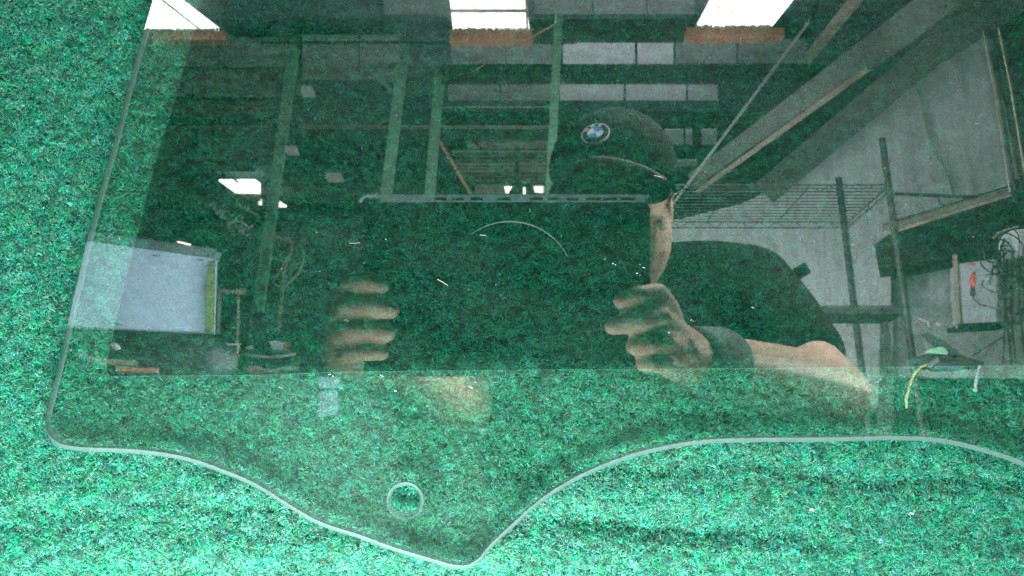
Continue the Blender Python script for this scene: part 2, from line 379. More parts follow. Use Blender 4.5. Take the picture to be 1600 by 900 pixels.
md = pile.modifiers.new('scatter_tufts', 'NODES'); md.node_group = ng

board = thing('carpeted_board', None, 'plywood board leaning back under the green carpet', 'board', mat=GM)
bb = MB().box((0, 0.02, -0.0215), Vector((0.42, 0, 0)), Vector((0, 0.26, 0)), Vector((0, 0, 0.009)))
localmesh('plywood_sheet', bb.v, bb.f, M['ply'], board)
legtop = GM @ Vector((0, -0.20, -0.035))
for sx in (-0.36, 0.36):
    p = GM @ Vector((sx, 0.20, -0.042)); q = GM @ Vector((sx, -0.20, -0.042))
    MB().bar(Vector((p.x, p.y + 0.02, p.z)), Vector((p.x, q.y - 0.26, 0.0)), 0.04, 0.04, Vector((0, 1, 0))).build('leg', M['ply'], board)
    MB().bar(Vector((p.x - math.copysign(0.045, sx), p.y + 0.03, p.z)), Vector((p.x - math.copysign(0.045, sx), p.y + 0.42, 0.0)), 0.04, 0.04, Vector((0, 1, 0))).build('leg', M['ply'], board)

# ------------------------------------------------------------------ the glass pane
outl = [(237, 0), (206, 105), (176, 220), (144, 335), (118, 445), (89, 570), (75, 625), (68, 655), (68, 672), (76, 688), (92, 700), (125, 706), (180, 708),
        (225, 711), (287, 721), (345, 740), (400, 764), (445, 792), (485, 816), (510, 827), (560, 843), (612, 862), (675, 881), (708, 890),
        (732, 890), (750, 879), (768, 858), (800, 828), (845, 788), (900, 753), (975, 721), (1035, 705), (1100, 695), (1180, 692), (1300, 691), (1400, 689),
        (1465, 692), (1520, 703), (1600, 729), (1665, 764), (1725, 815), (1800, 880), (1900, 905), (2010, 900), (2090, 850), (2110, 760), (2070, 420), (1990, 60),
        (1930, -190), (1890, -240), (1800, -262), (1200, -285), (700, -285), (360, -262), (310, -235), (288, -180)]
pts = np.array([glassxy(*p) for p in outl])
def catmull(P, n=7):
    out = []; m = len(P)
    for i in range(m):
        p0, p1, p2, p3 = P[i - 1], P[i], P[(i + 1) % m], P[(i + 2) % m]
        d1 = np.linalg.norm(p1 - p0) ** .5 + 1e-9; d2 = np.linalg.norm(p2 - p1) ** .5 + 1e-9; d3 = np.linalg.norm(p3 - p2) ** .5 + 1e-9
        m1 = (p1 - p0) / d1 - (p2 - p0) / (d1 + d2) + (p2 - p1) / d2; m2 = (p2 - p1) / d2 - (p3 - p1) / (d2 + d3) + (p3 - p2) / d3
        m1 *= d2; m2 *= d2
        for k in range(n):
            t = k / n
            out.append((2 * t**3 - 3 * t**2 + 1) * p1 + (t**3 - 2 * t**2 + t) * m1 + (-2 * t**3 + 3 * t**2) * p2 + (t**3 - t**2) * m2)
    return np.array(out)
O = catmull(pts)
tan = np.roll(O, -1, 0) - np.roll(O, 1, 0); tan /= np.linalg.norm(tan, axis=1)[:, None]
nrm = np.stack([-tan[:, 1], tan[:, 0]], 1)
ctr = np.array([0.04, 0.02])
area2 = np.sum(O[:, 0] * np.roll(O[:, 1], -1) - O[:, 1] * np.roll(O[:, 0], -1))
nin = nrm if area2 > 0 else -nrm                 # inward normal
wid = 0.0004 + 0.0013 * np.clip(nin[:, 1], 0, 1) ** 0.7
TH = 0.0040
I = O + nin * wid[:, None]
hc = glassxy(633, 783); hN = 48
def ring(cx, cy, r, z): return [(cx + r * math.cos(2 * math.pi * k / hN), cy + r * math.sin(2 * math.pi * k / hN), z) for k in range(hN)]
hr = 29.2 * D / FPX; hin = 0.0014
n = len(O)
V = [(p[0], p[1], 0.0) for p in I] + [(p[0], p[1], -0.0011) for p in O] + [(p[0], p[1], -TH + 0.0008) for p in O] + [(p[0], p[1], -TH) for p in I]
base = len(V)
h0 = ring(hc[0], hc[1] , hr, 0.0); h1 = ring(hc[0], hc[1] + 0.0002, hr - hin, -0.0012); h2 = ring(hc[0], hc[1] + 0.0002, hr - hin, -TH + 0.001); h3 = ring(hc[0], hc[1], hr - 0.0004, -TH)
V += h0 + h1 + h2 + h3
F = []; MI = []
for k in range(3):
    for i in range(n):
        j = (i + 1) % n; F.append((k * n + i, k * n + j, (k + 1) * n + j, (k + 1) * n + i)); MI.append(2)
for k in range(3):
    for i in range(hN):
        j = (i + 1) % hN; b = base + k * hN; F.append((b + i, b + j, b + hN + j, b + hN + i)); MI.append(2)
def cap(outer, hole, fo, fh, mi, up):
    loops = [[Vector((p[0], p[1], 0)) for p in outer], [Vector((p[0], p[1], 0)) for p in hole]]
    m = len(outer)
    for t in tessellate_polygon(loops):
        g = [fo + a if a < m else fh + a - m for a in t]
        a, b, c = [Vector(V[k]) for k in g]
        if ((b - a).cross(c - a).z > 0) != up: g.reverse()
        F.append(tuple(g)); MI.append(mi)
cap(I, h0, 0, base, 0, True); cap(I, h3, 3 * n, base + 3 * hN, 1, False)
pane = thing('glass_pane', None, 'clear cut glass pane with rounded outline and drilled hole lying on green carpet', 'glass pane', mat=GM)
me = bpy.data.meshes.new('glass_sheet'); me.from_pydata(V, [], F); me.update()
bm = bmesh.new(); bm.from_mesh(me); bm.faces.ensure_lookup_table()
edge_faces = [f for i, f in enumerate(bm.faces) if MI[i] == 2]
for i, f in enumerate(bm.faces): f.material_index = MI[i]; f.smooth = (MI[i] == 2)
# make the side faces point outward
for i, f in enumerate(bm.faces):
    if MI[i] == 2:
        c_ = f.calc_center_median(); f.normal_update()
        r_ = Vector((c_.x - hc[0], c_.y - hc[1]))
        if r_.length < hr * 1.05: want = -Vector((r_.x, r_.y, -0.001 if c_.z < -TH / 2 else 0.001))
        else:
            k = int(np.argmin(np.hypot(O[:, 0] - c_.x, O[:, 1] - c_.y))); want = -Vector((nin[k][0], nin[k][1], 0))
        if f.normal.dot(want) < 0: f.normal_flip()
bm.to_mesh(me); bm.free()
sheet = link('glass_sheet', me, [M['gfront'], M['gback'], M['gedge']], pane, False, local=True)

# dark tint film on the rear face: its left edge runs parallel to the glass edge, its lower edge is cut straight
fl = [(309, -6), (262, 165), (241, 225), (212, 340), (185, 445), (158, 565), (157, 582), (163, 590), (260, 589), (400, 588), (520, 583), (800, 580), (1200, 577), (1600, 573), (2075, 566),
      (2040, 420), (1962, 60), (1900, -190), (1860, -225), (700, -262), (400, -245), (345, -215)]
FP = [glassxy(*p) for p in fl]; m_ = len(FP)
fv = [Vector((x, y, 0)) for x, y in FP]
tris = tessellate_polygon([fv]); V2 = [(x, y, -TH - 0.0002) for x, y in FP] + [(x, y, -TH - 0.0004) for x, y in FP]
F2 = [tuple(t) for t in tris] + [tuple(a + m_ for a in reversed(t)) for t in tris]; sm = [0] * len(F2)
fo = localmesh('tint_film', V2, F2 + [(i, (i + 1) % m_, (i + 1) % m_ + m_, i + m_) for i in range(m_)], [M['film'], M['filmedge']], pane)
for i, p in enumerate(fo.data.polygons): p.material_index = 0 if i < len(F2) else 1
fo['label'] = 'darker green tint film behind the upper part'
tb = MB().tube([(x, y, -TH - 0.0002) for x, y in FP[6:15]], 0.00006, 5)
localmesh('film_edge_strip', tb.v, tb.f, M['filmedge'], pane)

# lint and scratches on the glass and the carpet
lb = MB()
spots = [(1500 - 0, 0)] and [(1005, 418, 5, 1), (1000, 413, 3, 0), (760, 350, 2, 0), (775, 445, 3, 0), (732, 452, 3, 0), (540, 500, 5, 2), (515, 585, 7, 3), (596, 587, 7, 1), (618, 611, 6, 0), (735, 605, 7, 1),
         (742, 597, 5, 0), (437, 605, 5, 2), (1332, 382, 4, 1), (1272, 378, 3, 0), (1520, 370, 3, 0), (1415, 320, 3, 0), (1525, 193, 5, 1), (1454, 256, 3, 0), (1275, 802, 12, 1), (560, 860, 6, 1),
         (612, 675 + 215, 5, 2), (1435, 808, 12, 0), (990, 884, 6, 0), (170, 660, 4, 2), (23, 160, 5, 1), (55, 127, 3, 0), (1080, 500, 4, 2), (1045, 520, 5, 0), (1175, 480, 5, 1), (945, 405, 3, 0), (958, 412, 5, 2),
         (995, 427, 5, 3), (620, 180, 3, 0), (962, 108, 3, 0), (965, 126, 3, 0), (1290, 790, 4, 1), (440, 420, 3, 0), (495, 363, 3, 0), (603, 374, 5, 0), (569, 411, 3, 0), (500, 424, 3, 0)]
g = np.random.default_rng(5)
for _ in range(25): spots.append((g.uniform(250, 1590), g.uniform(20, 680), g.uniform(1.2, 2.6), 0))
for _ in range(30): spots.append((g.uniform(5, 1590), g.uniform(700, 895), g.uniform(1.5, 3.5), 0))
for (u, v, s_, k) in spots:
    x, y = glassxy(u, v); a = g.uniform(-0.7, 0.7); L_ = s_ * D / FPX * 0.27; w_ = max(0.00007, L_ * g.uniform(0.22, 0.4))
    ins = True
    z0 = 0.0002 if (u > 250 and v < 680) else -0.0046
    ax = Vector((math.cos(a), math.sin(a), 0)); ay = Vector((-math.sin(a), math.cos(a), 0))
    lb.box((x, y, z0), ax * L_, ay * w_, Vector((0, 0, 0.00006)))
    if k: lb.box((x + ax.x * L_ * .7 + 0.0003 * k, y - 0.0002 * k, z0 + 0.0001), ay * L_ * 0.5, ax * w_, Vector((0, 0, 0.00006)))
def streak(pl, w): lb.tube([(*glassxy(u, v), 0.00012) for u, v in pl], w, 5)
streak([(683, 436), (692, 441), (700, 446)], 0.00009)
streak([(546, 380), (556, 380), (563, 379)], 0.00006)
streak([(750, 367), (760, 368)], 0.00007)
lo = localmesh('lint', lb.v, lb.f, M['lint'], pane); lo['kind'] = 'stuff'

# ------------------------------------------------------------------ the workshop that shows in the glass
fl_ = MB().box((0, -6, -0.05), Vector((14, 0, 0)), Vector((0, 14, 0)), Vector((0, 0, 0.05))).build('floor', M['floor']); tag(fl_, 'grey concrete workshop floor', kind='structure')

VIEW0 = near(800, 450, 0.0)           # where the mirrored lens sits
RS = 0.20; RV0 = 2.55                 # roof: rise per metre and height above that point
def roofat(u, v, lift=0.0):
    e = TILT + math.atan((450 - v) / FPX * 1.0)
    k = math.tan(e); H = (RV0 + lift) / max(k - RS, 0.05)
    return at(u, v, H), H
# back and side walls, the shade there put into a dark colour
bw = MB().box((0, -16.5, 4.6), Vector((13, 0, 0)), Vector((0, 0.1, 0)), Vector((0, 0, 4.6))).build('back_wall', M['backwall']); tag(bw, 'dark clad end wall of the workshop', 'wall')
roof = thing('roof', (0, -4, 4.4), 'dark pitched workshop roof with grey sheets between purlins', 'roof'); roof['kind'] = 'structure'; del roof['category']
# roof deck as one slab above the battens, rising away from the board
def roofz(y, lift=0.0):
    H = 2 * D * math.cos(TILT) - y
    return EYE.z - 2 * D * math.sin(TILT) + RV0 + lift + RS * H
slope_up = Vector((0, -1, RS)).normalized(); slope_n = Vector((0, RS, 1)).normalized()
def roofslab(x0, x1, y0, y1, lift, th, name, m, parent=roof):
    c = Vector(((x0 + x1) / 2, (y0 + y1) / 2, 0)); c.z = roofz(c.y, lift)
    return MB().box(c, Vector(((x1 - x0) / 2, 0, 0)), slope_up * abs(y1 - y0) / 2 / slope_up.y.__abs__(), slope_n * th / 2).build(name, m, parent)
# sky openings in the deck: list of strips along x for the near bay
SK = [  # (u_left, u_right at lower edge, v_top, v_low, corners)
    [(186, -60), (215, -60), (343, 49), (226, 46)],
]
def roofband(v0, v1, u0, u1, m, name, lift=-0.06, th=0.03):
    """a flat sheet lying in the roof between photo rows v0 and v1"""
    a, Ha = roofat(u0, v0, lift); b, Hb = roofat(u1, v0, lift); c, _ = roofat(u1, v1, lift); d, _ = roofat(u0, v1, lift)
    return MB().slab([a, b, c, d], th, slope_n * 1.0).build(name, m, roof)
deck = MB()
deck.box(Vector((0, -8.0, roofz(-8.0, 0.16))), Vector((13, 0, 0)), slope_up * 9.6, slope_n * 0.04)
deck.build('roof_deck', M['deck'], roof)

def quad_thing(name, corners, m, label, cat, th=0.03, lift=-0.04, group=None, parent=None):
    P = [roofat(u, v, lift)[0] for u, v in corners]
    base = sum(P, Vector()) / len(P)
    t = thing(name, base, label, cat, group)
    MB().slab(P, th, slope_n).build('panel', m, t)
    return t, P
def roofbeam(u0, u1, v0, v1, m, name, parent, lift=-0.08, depth=0.12):
    """a beam face between rows v0 and v1, hung under the roof at the distance of row v1"""
    _, H = roofat((u0 + u1) / 2, v1, lift)
    return MB().slab([at(u0, v0, H), at(u1, v0, H), at(u1, v1, H), at(u0, v1, H)], depth, Vector((0, -1, RS))).build(name, m, parent)

GS = 'translucent rooflights'
t, _ = quad_thing('rooflight', [(210, -60), (196, -60), (226, 46), (342, 49), (198 + 75, -4), (205, -50)][1:5], M['sky'], 'bright rooflight at the upper left corner crossed by a dark wire', 'rooflight', group=GS)
roofbeam(222, 352, 48, 62, M['orange'], 'foot_strip', t)  # lit stretch of one long purlin; its unlit rest is left out
MB().tube([roofat(246, -6, -0.10)[0], roofat(330, 60, -0.10)[0]], 0.006, 6).build('wire', M['black'], t)
t, _ = quad_thing('rooflight', [(698, -40), (815, -40), (827, 46), (708, 46)], M['sky'], 'bright rooflight in the top middle with one dark glazing bar', 'rooflight', group=GS)
roofbeam(702, 832, 46, 63, M['orange'], 'foot_strip', t)  # another lit stretch of that purlin
a, b = roofat(704, 17, -0.09)[0], roofat(824, 17, -0.09)[0]; MB().bar(a, b, 0.022, 0.02).build('glazing_bar', M['grey'], t)
a, b = roofat(822, -5, -0.09)[0], roofat(824, 45, -0.09)[0]; MB().bar(a, b, 0.016, 0.01).build('frame', M['tan'], t)
t, _ = quad_thing('rooflight', [(1145, -60), (1272, -40), (1207, 41), (1089, 43)], M['sky'], 'bright rooflight at top right with a stained corner', 'rooflight', group=GS)
roofbeam(1072, 1226, 43, 58, M['orange'], 'foot_strip', t)  # third lit stretch of the same purlin
t, _ = quad_thing('rooflight', [(342, 283), (398, 283), (407, 289), (407, 303), (368, 302)], M['sky'], 'far rooflight above the hanging white sheet, left of the green column', 'rooflight', group=GS, lift=-0.1)
roofbeam(375, 404, 303, 312, M['tan'], 'foot_strip', t, lift=-0.12)
quad_thing('rooflight', [(421, 313), (431, 313), (448, 324), (420, 324)], M['gap'], 'tiny far rooflight right of the green column', 'rooflight', group=GS, lift=-0.1)
quad_thing('rooflight', [(404, 313), (409, 314), (409, 321), (404, 320)], M['gap'], 'sliver of far rooflight left of the green column', 'rooflight', group=GS, lift=-0.1)

# crumbs of dirt and the wavy sheet edge along the foot of each rooflight
g = np.random.default_rng(21)
for o_, (u0, u1, v0) in zip([x for x in C.objects if x.name.startswith('rooflight') and x.type == 'EMPTY'][:3], [(228, 340, 47), (709, 826, 46), (1090, 1206, 42)]):
    m = MB()
    for k in range(34):
        u = u0 + (u1 - u0) * (k + g.uniform()) / 34; h = g.uniform(0.3, 2.6) * (1 if k % 3 else 1.4)
        p, H_ = roofat(u, v0, -0.08); m.box(p, Vector((px(g.uniform(1, 3.2), H_), 0, 0)), Vector((0, 0.01, 0)), Vector((0, 0, px(h, H_))))
    q = m.build('dirt_line', M['brownband'], o_); q['kind'] = 'stuff'
for (v0, v1, u0, u1) in [(4, 22, 737, 744), (2, 34, 771, 779), (10, 40, 781, 788), (8, 26, 1134, 1150), (14, 22, 1168, 1180)]:
    parent_ = [x for x in C.objects if x.name.startswith('rooflight') and x.type == 'EMPTY'][1 if u0 < 900 else 2]
    MB().bar(roofat(u0, v0, -0.075)[0], roofat(u1, v1, -0.075)[0], px(1.2, 5), 0.004).build('stain', M['rope'], parent_)

# grey sheets between the purlins, each one a part
for (v0, v1, us, mm) in [(-30, 22, [(600, 700), (835, 925), (928, 1010), (1012, 1085)], 'panel_shade'),
                         (65, 100, [(880, 992), (996, 1052)], 'panel'), (65, 100, [(705, 790), (792, 862)], 'panel_shade'), (66, 99, [(1056, 1150), (1154, 1260)], 'panel_shade'),
                         (131, 157, [(875, 974), (978, 1072), (1075, 1122)], 'panel'), (131, 157, [(700, 780), (783, 862)], 'panel_shade'),
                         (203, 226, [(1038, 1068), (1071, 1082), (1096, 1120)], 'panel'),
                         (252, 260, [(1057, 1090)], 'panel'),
                         (64, 104, [(120, 230), (233, 340), (343, 450)], 'panel_shade'),
                         (116, 130, [(150, 290), (293, 430)], 'brownband'), (134, 152, [(180, 300), (303, 430)], 'panel_shade'), (163, 178, [(120, 260), (263, 425)], 'brownband'),
                         (201, 234, [(150, 300), (310, 330), (336, 424)], 'panel_shade'), (247, 259, [(175, 285), (305, 412)], 'panel_shade'), (262, 268, [(330, 400)], 'panel_shade'),
                         (60, 125, [(472, 560), (562, 625)], 'panel_shade')]:
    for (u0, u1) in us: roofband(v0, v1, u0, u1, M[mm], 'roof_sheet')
for (v0, v1, u0, u1) in [(23, 64, 835, 1075), (101, 130, 690, 1280), (158, 200, 690, 1290), (64, 66, 400, 900)]:
    roofbeam(u0, u1, v0 + 1, v1 - 1, M['purlin'], 'purlin', roof, lift=-0.07, depth=0.05)
for v in (196, 199, 166): roofbeam(470 if v != 166 else 690, 860, v, v + 1.4, M['slat'], 'batten', roof, lift=-0.1, depth=0.02)

# green steel columns of the frame
def column(u0, v0, u1, v1, wpx, H, label, rope=None, name='steel_column'):
    p, q = at(u0, v0, H), at(u1, v1, H); w = wpx / FPX * H
    foot = Vector((q.x + (q.x - p.x) / (p.z - q.z) * q.z, q.y, 0.0)); 
    t = thing(name, foot, label, 'column', 'green steel columns')
    MB().bar(p + (p - q) * 0.25, foot, w, w * 0.7, Vector((0, 1, 0))).build('shaft', M['green'], t)
    if rope:
        (a0, b0, a1, b1, wr) = rope
        MB().bar(at(a0, b0, H - 0.1), at(a1, b1, H - 0.1), wr / FPX * H, 0.02, Vector((0, 1, 0))).build('flange', M['rope'], t)
    return t
column(641, 0, 604, 300, 18, 6.0, 'green column with a pale beaded flange left of the middle rooflight', (650, -6, 640, 60, 3.2))
column(697, 0, 672, 300, 17, 6.6, 'green column touching the left edge of the middle rooflight', (704, 0, 700, 50, 1.5))
column(874, 0, 860, 285, 15, 5.4, 'green column passing just left of the cap', (870, -5, 868, 34, 1.6))
column(462, 60, 404, 480, 17, 5.8, 'dull green column left of the four small lamps')

def strut(name, p, q, w, m, label, cat, part=None, group=None, t=None):
    o = MB().bar(p, q, w, t or w * 0.8).build(name, m); tag(o, label, cat, group)
    return o
strut('brace', at(866, 38, 5.2), at(738, 112, 6.2), px(2.6, 6), M['slat'], 'thin pale diagonal brace left of the column by the cap', 'brace')
strut('brace', at(558, 88, 6), at(612, 142, 6), px(7, 6), M['green'], 'short faint green diagonal brace between two columns', 'brace')
strut('brace', at(688, 222, 5.0), at(738, 308, 5.0), px(5.5, 5), M['orange'], 'red brown diagonal brace above the phone case, left of the slatted wall', 'brace')
strut('brace', at(738, 218, 5.4), at(800, 276, 5.4), px(3.5, 5.4), M['black'], 'dark diagonal brace crossing the slatted wall', 'brace')
strut('dark_post', at(808, 230, 5.0), at(806, 330, 5.0), px(8, 5), M['black'], 'short dark post in front of the slatted wall', 'post')
strut('long_rod', at(1273, 22, 4.2), at(1046, 326, 5.6), px(5, 4.8), M['grey'], 'long pale rod slanting down from the right rooflight to the jaw', 'rod')
strut('bracket', at(1280, 5, 4.1), at(1272, 34, 4.1), px(16, 4.1), M['black'], 'dark bracket holding the upper end of the long pale rod', 'bracket')
strut('roof_pipe', at(1352, -20, 4.0), at(1262, 92, 5.2), px(22, 4.4), M['brown'], 'short brown lagged pipe below the roof right of the rod', 'pipe')
d = thing('roof_duct', at(1340, 130, 4.2), 'wide grey duct with brown lower edge slanting down to the left', 'duct')
MB().bar(at(1500, -22, 3.4), at(1090, 281, 6.4), px(52, 4.1), 0.1).build('duct', M['grey'], d)
MB().bar(at(1528, -16, 3.36), at(1094, 296, 6.36), px(11, 4.1), 0.08).build('edge_strip', M['brown'], d)
0 and strut('dark_beam', at(1420, 40, 4.4), at(1120, 262, 6.0), px(26, 5), M['purlin'], 'dark beam alongside the wide grey duct', 'beam')
strut('dark_beam', at(1600, -40, 3.4), at(1196, 300, 4.4), px(50, 3.8), M['purlin'], 'thick dark roof beam right of the grey duct, above the wall', 'beam')
strut('dark_beam', at(1660, -60, 3.1), at(1470, 66, 3.3), px(70, 3.2), M['purlin'], 'dark beam end at the top right above the wall', 'beam')

# slatted wall behind the cap
sw = thing('slatted_wall', at(790, 250, 9), 'weathered horizontal slats left of the cap', 'wall')
for i, (v, h, u0, u1, mm) in enumerate([(204, 5, 712, 872, 'slat'), (210, 3, 716, 874, 'slat'), (216, 8, 726, 858, 'slat'), (226, 8, 730, 858, 'slat'), (236, 3, 706, 857, 'slat'), (243, 4, 712, 857, 'brownband'), (250, 4, 712, 857, 'brownband'),
                                  (256, 4, 712, 856, 'slat'), (262, 3, 714, 856, 'slat'), (267, 4, 716, 855, 'slat'), (274, 5, 722, 854, 'brownband'), (281, 5, 730, 854, 'brownband'), (295, 14, 742, 790, 'slat')]):
    MB().slab([at(u0, v - h / 2, 9), at(u1, v - h / 2, 9), at(u1, v + h / 2, 9), at(u0, v + h / 2, 9)], 0.06).build('slat', M[mm], sw)
for (pl, lab) in [([(788, 291), (800, 291), (794, 301), (790, 300)], 'tiny triangular daylight gap above the phone case'), ([(834, 291), (849, 291), (849, 300), (836, 299)], 'bright daylight gap in the slats beside the cap'), ([(817, 293), (821, 292), (821, 306), (818, 306)], 'narrow daylight gap in the slats above the phone case')]:
    o = MB().slab([at(u, v, 8.6) for u, v in pl], 0.03).build('daylight_opening', M['gap']); tag(o, lab, 'opening', 'small daylight gaps')
# dark cladding is an added sheet that keeps the reflection dark at the right edge
# four small lamps in a column at the left
for (u, v, w, h, lab) in [(480, 139, 19, 9, 'topmost small grey lamp left of the columns'), (455, 232, 19, 8, 'small grey lamp second from top, beside the dull column'), (522, 274, 25, 8, 'small grey lamp above the left end of the phone case'),
                          (522, 382, 25, 9, 'lowest small grey lamp, above the left hand'), (456, 339, 17, 5, 'faintest small grey lamp, right of the tiny far rooflight')]:
    H = 5.5; P = [at(u - w / 2, v - h / 2, H), at(u + w / 2 - 2, v - h / 2, H), at(u + w / 2, v + h / 2, H), at(u - w / 2, v + h / 2, H)]
    t = thing('ceiling_lamp', P[0], lab, 'lamp', 'small ceiling lamps')
    MB().slab(P, 0.08).build('diffuser', M['tubeglow'], t)
    MB().bar(at(u - w / 2 - 1, v - h / 2 - 1, H), at(u + w / 2 + 1, v - h / 2 - 1, H), px(2, H), 0.09).build('housing', M['grey'], t)

# right hand wall and what stands before it
wall = MB(); H = 4.4
def sheet(pts, H, th, name, m, label=None, cat=None, parent=None, group=None):
    o = MB().slab([at(u, v, H) for u, v in pts], th).build(name, m, parent)
    if label: tag(o, label, cat, group)
    return o
t = thing('right_wall', at(1400, 300, 4.5), 'tall pale grey wall at the right with vertical streaks and a cable', 'wall')
for P in [[(1035, 345), (1060, 343), (1160, 318), (1160, 477), (1035, 477)], [(1161, 317), (1213, 292), (1288, 240), (1288, 477), (1161, 477)],
          [(1289, 239), (1330, 205), (1392, 160), (1392, 477), (1289, 477)], [(1393, 159), (1450, 112), (1486, 88), (1486, 340), (1393, 366)], [(1487, 87), (1530, 52), (1546, 44), (1594, 292), (1487, 335)]]:
    sheet(P, 4.5, 0.05, 'wall_panel', M['concrete'], parent=t)
MB().tube([at(u, v, 4.44) for u, v in [(1418, 80), (1424, 110), (1440, 160), (1447, 200), (1462, 240), (1476, 262), (1487, 290), (1488, 306)]], 0.005, 5).build('cable', M['green'], t)
sheet([(1392, 352), (1600, 290), (1640, 290), (1640, 590), (1392, 590)], 4.9, 0.05, 'stained_wall', M['concrete2'], 'stained darker wall below the sloping beam at right', 'wall')
sheet([(1300, 476), (1395, 476), (1395, 640), (1240, 640), (1290, 560)], 4.7, 0.05, 'low_wall', M['concrete2'], 'dull lower wall between the two shelf posts', 'wall')
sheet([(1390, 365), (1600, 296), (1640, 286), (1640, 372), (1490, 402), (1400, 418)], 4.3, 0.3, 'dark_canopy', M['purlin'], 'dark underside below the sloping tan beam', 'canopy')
# cable pair at the right edge
t = thing('conduit_bundle', at(1560, 130, 3.2), 'two dark conduits beside a pale one running down the right edge', 'conduit')
for (a0, b0, a1, b1, w, mm) in [(1532, -10, 1586, 300, 6, 'black'), (1541, -10, 1597, 300, 5, 'black'), (1525, -10, 1578, 300, 3, 'brown'), (1549, -10, 1606, 300, 3, 'slat')]:
    MB().tube([at(a0, b0, 3.2), at((a0 + a1) / 2 + 3, (b0 + b1) / 2, 3.2), at(a1, b1, 3.2)], px(w, 3.3) / 2, 8).build('conduit', M[mm], t)
sheet([(1553, -40), (1680, -40), (1680, 280), (1604, 280)], 3.5, 0.05, 'dark_backing', M['purlin'], 'dark cladding added right of the conduits', 'backing')  # sheet added to keep the glass dark beyond the conduits
sheet([(395, 486), (440, 486), (440, 335), (700, 335), (1060, 352), (1060, 900), (395, 900)], 4.8, 0.05, 'dark_blocker', M['purlin'], 'low dark partition added to hide the column feet behind the trays and the branch stand', 'blocker')  # added dark sheet, hides the columns where the reflection goes dark
# sloping tan beam with bracket
t = thing('sloping_beam', at(1490, 330, 3.9), 'tan timber beam sloping up to the right beyond the shelf post', 'beam')
MB().bar(at(1386, 355, 3.9), at(1602, 292, 3.9), px(11, 4), 0.08).build('timber', M['brown'], t)
MB().bar(at(1384, 366, 3.86), at(1602, 297, 3.86), px(4.5, 4), 0.06).build('pale_edge', M['slat'], t)
MB().bar(at(1384, 350, 3.84), at(1590, 287, 3.84), px(3, 4), 0.05).build('dark_edge', M['black'], t)
MB().bar(at(1400, 303, 3.8), at(1520, 308, 3.8), px(5.5, 4), 0.05).build('rail', M['black'], t)
MB().tube([at(1466, 309, 3.8), at(1470, 318, 3.8), at(1478, 322, 3.8)], 0.006, 5).build('hook', M['black'], t)
bx = MB().box(at(1588, 292, 3.8), Vector((0.02, 0, 0)), Vector((0, .03, 0)), Vector((0, 0, .03))).build('end_plate', M['black'], t)

# wire shelf unit
HN, HF = 3.30, 3.76
shelf = thing('wire_shelf_unit', (1.66, 2 * D * math.cos(TILT) - HN, 0), 'black wire shelving unit standing before the pale wall', 'shelf')
yN = 2 * D * math.cos(TILT) - HN; yF = 2 * D * math.cos(TILT) - HF
zt = at(1390, 289, HN).z; zl = at(1390, 486, HN).z
xr = at(1388, 289, HN).x; xl = xr - 1.05
def post(x, y, ztop, w):
    m = MB(); m.tube([(x, y, 0.0), (x, y, ztop)], w / 2, 10); return m.build('post', M['black'], shelf)
zp = at(1385, 217, HN).z
post(xr, yN, zp, 0.030); post(xl, yN, zp - 0.25, 0.030); post(xr - 0.015, yF, at(1306, 278, HF).z, 0.034); post(xl, yF, zt + 0.02, 0.034)
def wires(z, name):
    m = MB()
    for k in range(13):
        y = yN + (yF - yN) * k / 12
        m.tube([(xl, y, z), (xr, y, z)], 0.0026 if k not in (0, 12) else 0.0042, 5)
    for k in range(4):
        x = xl + (xr - xl) * k / 3; m.tube([(x, yN, z - 0.006), (x, yF, z - 0.006)], 0.0035, 5)
    for (y) in (yN, yF):
        m.tube([(xl, y, z - 0.032), (xr, y, z - 0.032)], 0.0036, 5)
        nz = 24; m.tube([(xl + (xr - xl) * k / nz, y, z - (0.032 if k % 2 else 0.0)) for k in range(nz + 1)], 0.0022, 4)
    for x in (xl, xr):
        m.tube([(x, yN, z - 0.032), (x, yF, z - 0.032)], 0.0036, 5)
        nz = 10; m.tube([(x, yN + (yF - yN) * k / nz, z - (0.032 if k % 2 else 0.0)) for k in range(nz + 1)], 0.0022, 4)
    o = m.build(name, M['black'], shelf); o['kind'] = 'stuff'; return o
wires(zt, 'shelf_wires'); 
MB().box(((xl + xr) / 2, yN - 0.09, zl), Vector(((xr - xl) / 2, 0, 0)), Vector((0, 0.09, 0)), Vector((0, 0, 0.012))).build('shelf_board', M['black'], shelf)
hp = MB().bar(at(1232, 436, 2.2), at(1258, 420, 2.2), px(19, 2.3), 0.05).build('broom_handle', M['grey']); tag(hp, 'grey stubby handle end poking up behind the dark shoulder', 'handle')
bevel(hp, 0.004)

# clutter at the right edge
t = thing('wall_box', at(1532, 460, 3.9), 'pale wall box with a red bottle in front, right of the shelf', 'box')
sheet([(1500, 412), (1556, 405), (1557, 503), (1506, 506)], 3.9, 0.10, 'door', M['panel'], parent=t)
sheet([(1499, 506), (1580, 502), (1580, 508), (1500, 512)], 3.88, 0.12, 'bottom_rail', M['black'], parent=t)
MB().bar(at(1492, 400, 3.92), at(1497, 515, 3.92), px(7, 4), 0.05).build('hinge_strip', M['brown'], t)
bt = thing('bottle', at(1520, 455, 3.7), 'small red bottle hanging in front of the pale wall box', 'bottle')
MB().tube([at(1520, 450, 3.7), at(1519, 438, 3.7), at(1521, 430, 3.7), at(1522, 424, 3.7)], [0.008, 0.014, 0.010, 0.004], 10).build('body', M['red'], bt, True)
MB().tube([at(1520, 462, 3.7), at(1520, 450, 3.7)], [0.012, 0.010], 10).build('base', M['black'], bt, True)
MB().tube([at(1513, 412, 3.7), at(1522, 413, 3.7)], 0.006, 6).build('cap', M['red'], bt, True)
